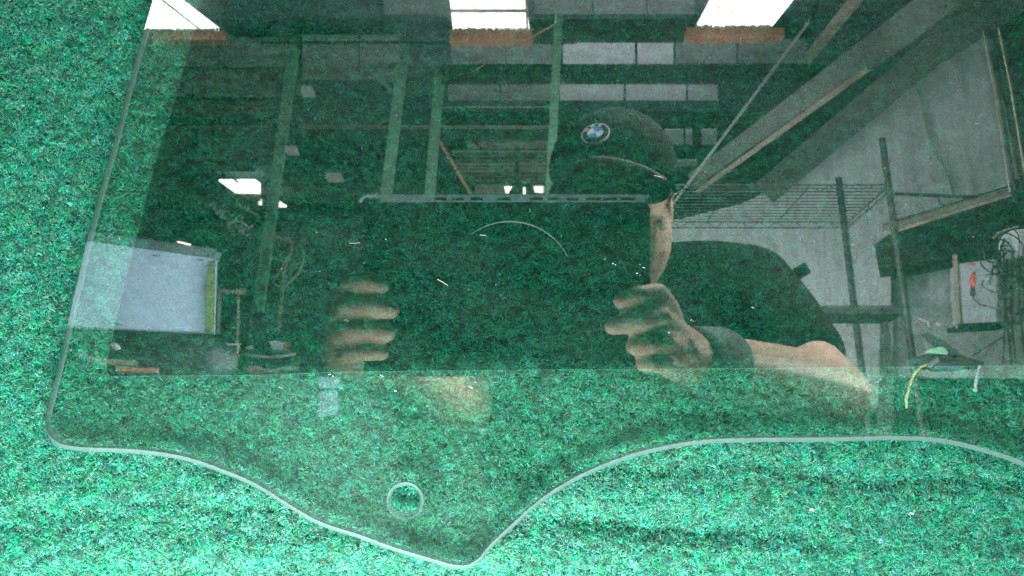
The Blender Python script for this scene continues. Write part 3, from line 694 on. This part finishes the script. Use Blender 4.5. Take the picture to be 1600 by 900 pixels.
# cable tangle: one hanging bundle of loops
g = np.random.default_rng(3); ct = thing('cable_tangle', at(1580, 440, 3.5), 'tangle of black cables hanging at the right edge', 'cables')
for k in range(17):
    u0, v0 = g.uniform(1548, 1605), g.uniform(372, 470); ru, rv_ = g.uniform(8, 26), g.uniform(12, 50); ph = g.uniform(0, 6)
    a0, a1 = 0, g.uniform(3.2, 6.1)
    MB().tube([at(u0 + ru * math.cos(ph + a0 + (a1 - a0) * s / 15), v0 + rv_ * math.sin(ph + a0 + (a1 - a0) * s / 15) + 3 * math.sin(s), 3.5 - 0.01 * k) for s in range(16)], px(g.uniform(0.8, 1.9), 3.5), 5).build('cable', M['black'], ct)
for k in range(7):
    u0 = g.uniform(1560, 1600); u1 = u0 + g.uniform(-14, 14)
    MB().tube([at(u0, 390, 3.45), at((u0 + u1) / 2 + g.uniform(-9, 9), 470, 3.45), at(u1, 568, 3.45)], px(g.uniform(1, 2.4), 3.5), 5).build('cable', M['black'], ct)
MB().tube([at(1519, 458, 3.6), at(1522, 468, 3.6), at(1532, 476, 3.6), at(1548, 480, 3.6), at(1560, 484, 3.6)], px(1, 3.6), 5).build('cable', M['black'], ct)
sheet([(1580, 360), (1640, 352), (1640, 398), (1582, 400)], 3.4, 0.1, 'pale_box', M['concrete'], 'pale blue grey box above the cable tangle', 'box')
MB_ = MB().tube([at(1552, 372, 3.45), at(1560, 364, 3.45), at(1575, 358, 3.45), at(1590, 354, 3.45)], px(2.2, 3.5), 6).build('pale_hose', M['brown']); tag(MB_, 'brown hose arching over the cable tangle', 'hose')
sheet([(1384, 572), (1385, 503), (1387, 500), (1393, 535), (1396, 575), (1396, 700), (1378, 700)], 3.2, 0.06, 'folded_umbrella', M['black'], 'narrow dark pointed shape like a folded umbrella beside the front post', 'umbrella')
st = thing('work_stand', at(1475, 565, 3.0), 'dark cluttered stand top right of the shelf with a blue strip', 'stand')
for (pl, mm, nm) in [([(1430, 558), (1450, 552), (1505, 556), (1538, 566), (1536, 574), (1440, 574)], 'black', 'top_plate'), ([(1460, 571), (1505, 571), (1505, 577), (1462, 577)], 'blue', 'blue_strip'),
                     ([(1455, 545), (1470, 541), (1484, 548), (1478, 556), (1456, 556)], 'green', 'fitting'), ([(1448, 519), (1472, 530), (1506, 556), (1490, 560), (1474, 542)], 'purlin', 'arm')]:
    sheet(pl, 3.0, 0.05, nm, M[mm], parent=st)
cl = thing('yellow_cable', at(1430, 600, 2.9), 'yellow cable with white plug curling down from the dark stand', 'cable')
MB().tube([at(1452, 569, 2.9), at(1440, 573, 2.9), at(1430, 583, 2.9), at(1423, 597, 2.9), at(1420, 610, 2.9), at(1416, 624, 2.9), at(1417, 638, 2.9)], px(1.8, 3), 6).build('lead', M['yellowp'], cl)
MB().bar(at(1452, 571, 2.88), at(1464, 563, 2.88), px(7, 3), 0.03).build('plug', M['drum'], cl)
sl = MB().tube([at(1532, 572, 2.9), at(1528, 586, 2.9), at(1525, 600, 2.9), at(1524, 612, 2.9)], px(3.2, 3), 6).build('pale_strap', M['whiteedge']); tag(sl, 'pale strap hanging right of the dark stand', 'strap')
hk = MB().tube([at(u, v, 3.3) for u, v in [(1434, 498), (1442, 500), (1450, 503), (1451, 511)]], px(1.3, 3.3), 5).build('white_wire', M['pale']); tag(hk, 'short white bent wire on the stained wall', 'wire')
sc = MB().bar(at(1462, 505, 3.3), at(1468, 508, 3.3), px(4, 3.3), 0.02).build('white_tag', M['pale']); tag(sc, 'little white tag beside the bent white wire', 'tag')
dr = MB().bar(at(1520, 556, 4.6), at(1568, 526, 4.6), px(2, 4.6), 0.02).build('dark_rod', M['black']); tag(dr, 'thin dark rod leaning on the stained wall below the pale box', 'rod')

# left hand side: white board, counter, trestle, branch, shelf clutter
t = thing('white_board', at(225, 445, 2.6), 'large pale blue white board with a mossy yellow right edge', 'board')
sheet([(100, 366), (130, 376), (335, 404), (331, 519), (160, 512), (60, 507), (60, 362)], 2.60, 0.03, 'face', M['white'], parent=t)
sheet([(60, 350), (132, 360), (200, 370), (338, 389), (335, 403), (132, 375), (60, 364)], 2.59, 0.05, 'top_rail', M['whiteedge'], parent=t)
sheet([(325, 418), (333, 404), (331, 520), (321, 518), (321, 450)], 2.57, 0.02, 'side_strip', M['yellow'], parent=t)
for (u, v, w) in [(176, 505, 6), (186, 507, 4), (244, 399, 5), (313, 406, 4)]:
    MB().bar(at(u - w, v, 2.585), at(u + w, v + 0.6, 2.585), px(2, 2.6), 0.008).build('mark', M['dark'], t)
MB().bar(at(279, 378, 2.56), at(296, 382, 2.56), px(3, 2.6), 0.02).build('glowing_clip', M['gap'], t)  # small bar made to glow, its brightness is in the material
t = thing('counter', at(245, 560, 2.5), 'dark counter below the large white board', 'counter')
sheet([(120, 515), (325, 524), (356, 590), (356, 592), (120, 592), (120, 560)], 2.7, 0.2, 'front', M['purlin'], parent=t)
sheet([(20, 594), (610, 590), (640, 900), (20, 900)], 2.75, 0.1, 'added_lower_panel', M['lower_panel'], parent=t)  # panel added under the counter for its reflection
for (pl, mm, nm) in [([(120, 553), (164, 560), (210, 563), (210, 571), (160, 570)], 'brown', 'tan_block'), ([(182, 574), (242, 575), (242, 581), (180, 580)], 'orange', 'orange_strip'), ([(180, 572), (208, 573), (208, 576), (180, 575)], 'yellowp', 'yellow_strip')]:
    sheet(pl, 2.5, 0.03, nm, M[mm], parent=t)
o = MB().ell(at(180, 541, 2.5), px(10, 2.5), px(3.6, 2.5), 0.01, Matrix.Rotation(0.5, 3, 'Y')).build('saucer', M['pale'], None, True); tag(o, 'small white saucer on the dark counter', 'saucer')
o = MB().ell(at(344, 562, 2.45), px(27, 2.5), px(34, 2.5), 0.05).build('grey_drum', M['drum'], None, True); tag(o, 'rounded grey drum at the right end of the counter', 'drum')
t = thing('trestle', at(350, 500, 3.2), 'narrow tan timber trestle with a rusty triangular foot right of the white board', 'trestle')
for (a0, b0, a1, b1, w) in [(344, 455, 341, 520, 5), (373, 456, 371, 545, 4), (343, 454, 383, 458, 6), (371, 455, 383, 456, 9)]:
    MB().bar(at(a0, b0, 3.2), at(a1, b1, 3.2), px(w, 3.3), 0.03).build('post' if b1 > 500 else 'crossbar', M['brown'], t)
sheet([(355, 539), (373, 539), (367, 580), (363, 580)], 3.1, 0.03, 'foot', M['rust'], parent=t)
MB().bar(at(355, 538, 3.05), at(374, 538, 3.05), px(3, 3.1), 0.03).build('foot_rim', M['pale'], t)
MB().bar(at(373, 539, 3.05), at(366, 582, 3.05), px(2.5, 3.1), 0.03).build('foot_rim', M['pale'], t)
t = thing('branch_stand', at(440, 450, 3.6), 'forked brown branch like stand left of the left hand', 'stand')
for pl, w in [([(435, 520), (438, 490), (441, 460), (443, 430), (448, 408), (456, 392), (455, 378), (448, 372)], 3.2), ([(443, 448), (434, 446), (426, 442), (432, 432), (440, 420), (444, 408)], 2.6),
              ([(444, 448), (454, 440), (466, 428), (472, 415), (475, 400), (472, 388)], 2.4), ([(452, 412), (462, 413), (470, 410)], 2.2), ([(448, 374), (430, 370), (408, 362)], 1.8), ([(444, 410), (430, 404), (414, 400)], 1.6)]:
    MB().tube([at(u, v, 3.6) for u, v in pl], [px(w * 0.95, 3.6)] * len(pl), 7).build('limb', M['brown'], t, True)
t = thing('bench_clutter', at(440, 560, 3.4), 'stacked pale trays on a far bench left of the hands', 'trays')
MB().tube([at(u, v, 3.4) for u, v in [(372, 553), (395, 556), (420, 558), (445, 556), (462, 553)]], px(3.2, 3.4), 6).build('tray', M['pale'], t, True)
MB().tube([at(u, v, 3.4) for u, v in [(382, 577), (405, 579), (430, 579), (452, 575), (466, 577)]], px(3.6, 3.4), 6).build('tray', M['pale'], t, True)
sheet([(388, 572), (402, 570), (410, 576), (404, 582), (390, 581)], 3.38, 0.03, 'pink_cloth', pm('pink_cloth', (0.5, 0.2, 0.28), None, 12), parent=t)
t = thing('tool_box', at(436, 540, 3.3), 'small white box with an orange end above the pale trays', 'box')
sheet([(420, 534), (432, 532), (444, 535), (444, 547), (426, 546)], 3.3, 0.05, 'body', M['pale'], parent=t)
sheet([(443, 534), (449, 535), (448, 547), (443, 547)], 3.29, 0.05, 'end_cap', M['orange'], parent=t)
o = MB().ell(at(390, 543, 3.3), px(7, 3.3), px(2.3, 3.3), 0.01).build('dish', M['pale'], None, True); tag(o, 'small white dish between trestle foot and white box', 'dish')
o = MB().tube([at(u, v, 3.2) for u, v in [(337, 586), (370, 586), (410, 588), (448, 587)]], px(1.5, 3.2), 5).build('yellow_strip', M['yellowp']); tag(o, 'thin yellow strip along the bench just above the film edge', 'strip')
o = sheet([(510, 566), (524, 566), (525, 571), (510, 571)], 3.0, 0.04, 'grey_block', M['pale'], 'small grey block above the light blue box', 'block')
o = sheet([(497, 590), (532, 589), (531, 606), (499, 607)], 2.6, 0.05, 'blue_box', M['blue'], 'light blue box just below the film edge at left', 'box')
o = sheet([(499, 612), (526, 609), (529, 646), (497, 652)], 2.6, 0.05, 'pale_smear', M['blue'], 'dull pale bag below the light blue box', 'smear')  # pale smear, built as a flat sheet
# crumpled white packaging at left, one thing made of many pieces of one kind
t = thing('foliage_litter', at(370, 350, 4.2), 'crumpled white plastic hanging below the far rooflight at left', 'plastic sheet')
lm = MB(); g = np.random.default_rng(8)
for k in range(46):
    s = g.uniform(); u, v = 338 + s * 52 + g.normal(0, 6), 328 + s * 36 + g.normal(0, 6); c = at(u, v, 4.2 + g.normal(0, .05)); r_ = px(g.uniform(1.2, 5), 4.2)
    q = Matrix.Rotation(g.uniform(0, 6), 3, Vector(g.normal(0, 1, 3)).normalized())
    lm.box(c, q @ Vector((r_, 0, 0)), q @ Vector((0, r_ * .45, 0)), q @ Vector((0, 0, .004)))
o = lm.build('crumpled_flakes', M['pale'], t); o['kind'] = 'stuff'
for (a0, b0, a1, b1, w, mm, lab) in [(370, 318, 405, 338, 5, 'rust', 'rusty bar leaning below the far rooflight'), (300, 360, 430, 372, 2, 'brown', 'thin brown rail above the forked stand'), (338, 255, 372, 285, 3, 'brown', 'thin brown brace above the far rooflight')]:
    strut('rusty_bar' if mm == 'rust' else 'brown_rail', at(a0, b0, 4.4), at(a1, b1, 4.4), px(w, 4.4), M[mm], lab, 'bar')

# ------------------------------------------------------------------ the photographer
def L3(u, v, Z): return GM @ Vector(((u - 800) / FPX * Z, (450 - v) / FPX * Z, Z - D))
ROT = GM.to_3x3()
person = thing('person', (L3(960, 450, 1.3).x, L3(960, 450, 1.3).y, 0.0), 'photographer in black cap and T-shirt holding a black tablet with both hands', 'person')
class Cap:
    """tapered capsules and ellipsoids, later fused into one skin by a voxel remesh"""
    def __init__(s): s.b = MB()
    def chain(s, pts, n=14):
        P = [(Vector(p), r) for p, r in pts]
        for (a, ra), (b, rb) in zip(P[:-1], P[1:]):
            d = (b - a); L = d.length; d.normalize(); up = Vector((0, 0, 1)) if abs(d.z) < .9 else Vector((1, 0, 0))
            x = d.cross(up).normalized(); y = d.cross(x); prof = []
            for k in range(1, 5): t_ = math.pi / 2 * (1 - k / 4); prof.append((-math.sin(t_) * ra, math.cos(t_) * ra))
            for k in range(1, 4): prof.append((L * k / 4, ra + (rb - ra) * k / 4))
            for k in range(0, 4): t_ = math.pi / 2 * k / 4; prof.append((L + math.sin(t_) * rb, math.cos(t_) * rb))
            vs = [a - d * ra]; 
            for (h, r) in prof:
                for k in range(n): t_ = 2 * math.pi * k / n; vs.append(a + d * h + (x * math.cos(t_) + y * math.sin(t_)) * r)
            vs.append(b + d * rb); m = len(prof); fs = []
            for k in range(n): fs.append((0, 1 + (k + 1) % n, 1 + k))
            for j in range(m - 1):
                for k in range(n): fs.append((1 + j * n + k, 1 + j * n + (k + 1) % n, 1 + (j + 1) * n + (k + 1) % n, 1 + (j + 1) * n + k))
            e = 1 + m * n
            for k in range(n): fs.append((e, 1 + (m - 1) * n + k, 1 + (m - 1) * n + (k + 1) % n))
            s.b.add(vs, fs)
        return s
    def ell(s, c, rx, ry, rz, M_=None): s.b.ell(c, rx, ry, rz, M_ or ROT); return s
    def finish(s, name, m, parent, voxel, smooth=6):
        me = s.b.mesh(name); o = link(name, me, m, parent, True)
        r = o.modifiers.new('fuse', 'REMESH'); r.mode = 'VOXEL'; r.voxel_size = voxel; r.use_smooth_shade = True
        sm = o.modifiers.new('smooth', 'SMOOTH'); sm.iterations = smooth; sm.factor = 0.5
        return o
# --- arms, hands, head in skin
sk = Cap()
sR = L3(1170, 450, 1.32); eR = L3(1310, 618, 0.95); wR = L3(1082, 562, 0.668)
sL = L3(735, 470, 1.32); eL = L3(712, 655, 0.98); wL = L3(590, 560, 0.66)
sk.chain([(sR, .050), (sR.lerp(eR, .5), .042), (sR.lerp(eR, .75), .036), (eR, .038), (eR.lerp(wR, .35), .040), (eR.lerp(wR, .7), .032), (wR, .024)])
sk.chain([(sL, .055), (sL.lerp(eL, .5), .050), (eL, .041), (eL.lerp(wL, .35), .041), (eL.lerp(wL, .7), .030), (wL, .024)])
# right hand of the picture
pc = L3(1062, 535, 0.612)
sk.chain([(wR, .023), (L3(1056, 556, .635), .020), (L3(1052, 540, .625), .015)])
sk.chain([(wR, .022), (L3(1050, 520, .62), .0125)]); sk.chain([(wR, .019), (L3(1044, 565, .62), .011)])
sk.chain([(L3(1048, 520, .615), .0135), (L3(1042, 482, .598), .0095), (L3(1028, 460, .563), .0082), (L3(998, 463, .5515), .0078), (L3(972, 470, .5505), .0068)])      # index
sk.chain([(L3(1048, 530, .61), .0135), (L3(1050, 514, .588), .0095), (L3(1034, 498, .556), .0082), (L3(992, 502, .548), .0078), (L3(958, 510, .549), .0066)])       # middle
sk.chain([(L3(1048, 540, .605), .013), (L3(1054, 542, .580), .0095), (L3(1040, 536, .556), .0080), (L3(1012, 538, .549), .0074), (L3(990, 541, .549), .0062)])       # ring
sk.chain([(L3(1046, 558, .605), .012), (L3(1052, 572, .585), .0082), (L3(1042, 569, .558), .0070), (L3(1018, 569, .549), .0064), (L3(1003, 569, .549), .0054)])      # little
sk.chain([(L3(1070, 555, .63), .014), (L3(1050, 520, .62), .0125), (L3(1020, 490, .612), .0105), (L3(985, 478, .606), .0090)])                                       # thumb, on the screen side
# left hand of the picture
sk.chain([(wL, .026), (L3(548, 545, .635), .024), (L3(545, 530, .610), .018)])
sk.chain([(wL, .022), (L3(536, 512, .60), .014)])
sk.chain([(L3(540, 520, .615), .0130), (L3(543, 462, .600), .0092), (L3(551, 443, .565), .0080), (L3(575, 441, .552), .0076), (L3(597, 448, .5505), .0062)])
sk.chain([(L3(538, 530, .61), .0130), (L3(534, 494, .590), .0095), (L3(548, 480, .560), .0081), (L3(585, 479, .550), .0078), (L3(612, 484, .549), .0064)])
sk.chain([(L3(540, 540, .605), .0125), (L3(532, 524, .585), .0092), (L3(550, 516, .558), .0078), (L3(585, 516, .550), .0074), (L3(607, 520, .549), .0060)])
sk.chain([(L3(545, 550, .605), .011), (L3(540, 553, .585), .0082), (L3(556, 550, .560), .0068), (L3(582, 550, .550), .0064), (L3(598, 552, .549), .0053)])
sk.chain([(L3(545, 560, .64), .014), (L3(560, 525, .625), .0125), (L3(590, 495, .614), .0105), (L3(622, 482, .607), .0088)])
# head: skull, jaw, nose, ears, neck
HC = (958, 322)
def HD(dx, dy, dz):  # head coordinates in metres from the head centre, dz towards the glass
    c = GM.inverted() @ L3(HC[0], HC[1], 1.17); return GM @ Vector((c.x + dx, c.y + dy, c.z - dz))
sk.ell(HD(0, .025, -.01), .079, .100, .098); sk.ell(HD(0.002, -.045, .018), .080, .096, .078); sk.ell(HD(-.004, -.105, .055), .036, .028, .034)
sk.chain([(HD(0, .0, .09), .010), (HD(0, -.035, .108), .014), (HD(0, -.040, .100), .016)], 10)
for sx in (-1, 1):
    sk.ell(HD(.079 * sx, -.008, -.008), .010, .031, .018); sk.ell(HD(.030 * sx, .010, .082), .016, .008, .012); sk.ell(HD(.045 * sx, -.03, .06), .022, .02, .02)
sk.ell(HD(0, -.078, .082), .026, .0065, .012); sk.ell(HD(0, -.090, .080), .022, .0065, .012)
nb = L3(958, 505, 1.34)
sk.chain([(HD(0, -.05, -.03), .060), (nb, .062), (nb + Vector((0, -.02, -.10)), .075)])
ch = nb + Vector((0, -.02, -.22)); hp_ = nb + Vector((0, -.04, -.62))
sk.chain([(sR, .055), (nb + Vector((0, -.02, -.07)), .07), (sL, .055)]); sk.chain([(nb + Vector((0, -.02, -.10)), .08), (ch, .11), (hp_, .11)])
for sx in (-.09, .09):
    kx = hp_ + Vector((sx * 1.1, .03, -.44)); ft = Vector((kx.x + sx * .1, kx.y - .02, .09))
    sk.chain([(hp_ + Vector((sx, 0, -.02)), .075), (kx, .052), (ft, .038)]); sk.chain([(ft, .038), (ft + Vector((0, .13, -.045)), .03)])
body = sk.finish('body', M['skin'], person, 0.0023, 4)
# --- clothing
ts = Cap()
ts.chain([(nb + Vector((0, -.025, -.06)), .082), (ch, .135), (ch + Vector((0, 0, -.2)), .135), (hp_, .140)], 24)
ts.chain([(L3(1010, 445, 1.36), .070), (L3(1105, 440, 1.34), .070), (sR, .072), (sR.lerp(eR, .38), .064), (sR.lerp(eR, .70), .052)], 20)
ts.chain([(L3(905, 455, 1.36), .070), (L3(820, 455, 1.34), .070), (sL, .072), (sL.lerp(eL, .38), .067), (sL.lerp(eL, .60), .064)], 20)
ts.chain([(sR + Vector((-.05, 0, -.05)), .10), (ch + Vector((.08, 0, -.05)), .12), (hp_ + Vector((.05, 0, 0)), .12)]); ts.chain([(sL + Vector((.05, 0, -.05)), .10), (ch + Vector((-.08, 0, -.05)), .12), (hp_ + Vector((-.05, 0, 0)), .12)])
ts.finish('t_shirt', M['shirt'], person, 0.006, 6)
tr = Cap()
tr.chain([(hp_ + Vector((-.07, 0, 0)), .125), (hp_ + Vector((.07, 0, 0)), .125)])
for sx in (-.09, .09):
    kx = hp_ + Vector((sx * 1.1, .03, -.44)); ft = Vector((kx.x + sx * .1, kx.y - .02, .09))
    tr.chain([(hp_ + Vector((sx, 0, -.02)), .10), (kx, .075), (ft + Vector((0, 0, .04)), .065)])
tr.finish('trousers', M['trousers'], person, 0.010, 5)
cf = MB(); a = wR.lerp(eR, -.02); b = wR.lerp(eR, .13)
cf.tube([a, a.lerp(b, .1), a.lerp(b, .5), a.lerp(b, .9), b], [.0265, .028, .031, .034, .0335], 24)
cf.build('wrist_cuff', M['cuff'], person, True)
# --- cap: crown, visor, badge
capo = thing('cap', HD(0, .06, 0), 'black peaked cap with a blue and white roundel badge worn by the photographer', 'cap')
cb = MB(); CC = HD(.0, .052, -.008); cr = (.090, .088, .104)
vs = []; fs = []; nu, nv = 40, 14
for j in range(nv + 1):
    th = math.pi * 0.60 * j / nv
    for i in range(nu):
        ph = 2 * math.pi * i / nu; rr = 1 + 0.012 * math.cos(6 * ph) * math.sin(th)
        y = math.cos(th); y = max(y, -0.12)
        vs.append(CC + ROT @ Vector((cr[0] * rr * math.sin(th) ** .92 * math.cos(ph), cr[1] * y, cr[2] * rr * math.sin(th) ** .92 * math.sin(ph))) if th > 0 else CC + ROT @ Vector((0, cr[1], 0)))
for j in range(nv):
    for i in range(nu): fs.append((j * nu + i, j * nu + (i + 1) % nu, (j + 1) * nu + (i + 1) % nu, (j + 1) * nu + i))
cb.add(vs, fs); crown = cb.build('crown', M['cap'], capo, True)
sd = crown.modifiers.new('cloth', 'SOLIDIFY'); sd.thickness = 0.002; sd.offset = 1
rimc = [(858, 304, 1.12), (872, 276, 1.06), (898, 256, 1.01), (935, 247, .99), (975, 252, 1.01), (1010, 263, 1.05), (1038, 279, 1.11)]
attc = [(868, 300, 1.15), (878, 292, 1.10), (903, 285, 1.078), (938, 282, 1.07), (978, 283, 1.075), (1008, 284, 1.09), (1036, 285, 1.13)]
def cm(P, n=5):
    P = np.array(P, float); t = np.linspace(0, len(P) - 1, (len(P) - 1) * n + 1); out = []
    for x in t:
        i = min(int(x), len(P) - 2); f = x - i; p0, p1, p2, p3 = P[max(i - 1, 0)], P[i], P[i + 1], P[min(i + 2, len(P) - 1)]
        out.append(.5 * ((2 * p1) + (-p0 + p2) * f + (2 * p0 - 5 * p1 + 4 * p2 - p3) * f * f + (-p0 + 3 * p1 - 3 * p2 + p3) * f ** 3))
    return out
rc = [L3(*p) for p in cm(rimc)]; ac = [L3(*p) for p in cm(attc)]
vb = MB(); k = len(rc); rows = 5; vs = []
for j in range(rows):
    s = j / (rows - 1)
    for i in range(k): vs.append(ac[i].lerp(rc[i], s))
fs = [(j * k + i, j * k + i + 1, (j + 1) * k + i + 1, (j + 1) * k + i) for j in range(rows - 1) for i in range(k - 1)]
vb.add(vs, fs); vo = vb.build('visor', M['visor'], capo, True); sd = vo.modifiers.new('card', 'SOLIDIFY'); sd.thickness = 0.003; sd.offset = 0
MB().tube(rc, 0.0021, 6).build('visor_edge', M['seam'], capo, True)
# crown seam line
MB().tube([L3(u, v, z) for u, v, z in cm([(925, 186, 1.155), (965, 184, 1.15), (1000, 190, 1.14), (1022, 207, 1.12), (1036, 235, 1.13), (1044, 262, 1.15)])], 0.0012, 6).build('crown_seam', M['seam'], capo, True)
# badge
bp = L3(931, 210, 1.062)
nrmv = (ROT @ Vector((-.27, .60, -.75))).normalized()
xa = (ROT @ Vector((-1, -.27, 0))); xa = (xa - nrmv * xa.dot(nrmv)).normalized(); ya = nrmv.cross(xa)
BMX = Matrix.Translation(bp) @ Matrix((xa, ya, nrmv)).transposed().to_4x4()
def disc(r, z0, z1, n=40, a0=0, a1=2 * math.pi):
    m = MB(); full = abs(a1 - a0 - 2 * math.pi) < 1e-6
    k = n if full else n + 1
    ring_ = [(r * math.cos(a0 + (a1 - a0) * i / n), r * math.sin(a0 + (a1 - a0) * i / n)) for i in range(k)]
    if not full: ring_ = [(0, 0)] + ring_
    k = len(ring_); vs = [(x, y, z0) for x, y in ring_] + [(x, y, z1) for x, y in ring_]
    m.add(vs, [tuple(range(k, 2 * k)), tuple(reversed(range(k)))] + [(i, (i + 1) % k, (i + 1) % k + k, i + k) for i in range(k)]); return m
RB = 0.0190
def badgepart(m, name, mt): o = localmesh(name, m.v, m.f, mt, badge); return o
m = disc(RB, 0, .0022); badge = localmesh('badge', m.v, m.f, M['badgewhite'], capo)
badge.matrix_basis = capo.matrix_basis.inverted() @ BMX; badge['label'] = 'round blue and white badge lettered BMW'
badgepart(disc(RB * .915, .0020, .0027), 'ring', M['badgeblack'])
for q in range(4):
    badgepart(disc(RB * .56, .0028, .0036, 12, q * math.pi / 2 , (q + 1) * math.pi / 2), 'quarter', M['badgewhite'] if q in (0, 2) else M['badgeblue'])
for chh, ang in (('B', 130), ('M', 90), ('W', 50)):
    cu = bpy.data.curves.new('letter', 'FONT'); cu.body = chh; cu.size = RB * .42; cu.extrude = .0004; cu.align_x = 'CENTER'; cu.align_y = 'CENTER'; cu.offset = 0.0001
    tmp = bpy.data.objects.new('letter', cu); C.objects.link(tmp); dg = bpy.context.evaluated_depsgraph_get()
    lm_ = bpy.data.meshes.new_from_object(tmp.evaluated_get(dg)); bpy.data.objects.remove(tmp)
    aa = R(ang); lm_.transform(Matrix.Translation((RB * .74 * math.cos(aa), RB * .74 * math.sin(aa), .0032)) @ Matrix.Rotation(aa - math.pi / 2, 4, 'Z'))
    lm_.materials.clear(); lo_ = link('letter', lm_, M['badgewhite'], badge, local=True)
# sunglasses: a temple and the edge of one lens show beside the case
sg = thing('sunglasses', HD(.0, .01, .09), 'black sunglasses with a bright glint worn under the cap visor', 'sunglasses')
for sx in (-1, 1):
    MB().ell(HD(.036 * sx, .012, .100), .029, .020, .005, ROT).build('lens', M['lensblack'], sg, True)
    MB().tube([HD(.064 * sx, .016, .095), HD(.078 * sx, .016, .07), HD(.083 * sx, .012, .0)], [.006, .0045, .003], 8).build('temple', M['lensblack'], sg, True)
MB().tube([HD(-.010, .018, .103), HD(.010, .018, .103)], .003, 8).build('bridge', M['lensblack'], sg, True)
# the tablet
tab = thing('tablet', None, 'black cased tablet held flat by the photographer in front of the face', 'tablet', mat=GM)
Zt = 0.562
def T(u, v, Z=Zt): return ((u - 800) / FPX * Z, (450 - v) / FPX * Z, Z - D)
def tslab(u0, v0, u1, v1, z0, th, name, m, bev=0.0):
    a = T(u0, v1, Zt); b = T(u1, v0, Zt); mm = MB().box(((a[0] + b[0]) / 2, (a[1] + b[1]) / 2, z0 - D + th / 2), Vector(((b[0] - a[0]) / 2, 0, 0)), Vector((0, (b[1] - a[1]) / 2, 0)), Vector((0, 0, th / 2)))
    o = link(name, mm.mesh(), m, tab, local=True)
    if bev: bevel(o, bev, 4)
    return o
tslab(566, 315, 1018, 590, Zt + .0005, .016, 'case', M['tablet'], .005)
tslab(575, 304, 1014, 308.2, Zt - .0005, .012, 'rim', M['rim'])
slots = [(679, 697), (706, 725), (735, 754), (777, 798), (828, 848), (856, 876), (885, 905), (915, 939), (943, 964), (970, 993)]
edge = [(597, 679)] + [(slots[i][1], slots[i + 1][0]) for i in range(len(slots) - 1)] + [(993, 1008)]
for a0, a1 in edge: tslab(a0, 308.4, a1, 315, Zt - .0004, .012, 'rim_rib', M['rim'])
for a0, a1 in slots:
    tslab(a0 + .5, 309, a1 - .5, 313.2, Zt + .003, .010, 'slot', M['lensblack']); tslab(a0 + 1, 313.4, a1 - 1, 314.8, Zt - .0006, .010, 'slot_lip', M['chrome'])
mm = MB().tube([T(*p) for p in [(562, 316), (566, 309), (574, 305.5), (590, 304)]], .0011, 8); link('rim_corner', mm.mesh(), M['rim'], tab, True, local=True)
rr_ = 101 / FPX * Zt; cx, cy, _ = T(797, 447)
mm = MB().tube([(cx + rr_ * math.cos(R(a)), cy + rr_ * math.sin(R(a)), Zt - D - .0006) for a in range(27, 128, 4)], [.00018 + .00042 * math.sin(math.pi * i / 25) for i in range(26)], 8)
link('ring_highlight', mm.mesh(), M['chrome'], tab, True, local=True)  # lit top of a ring, built alone as a tapering bright arc
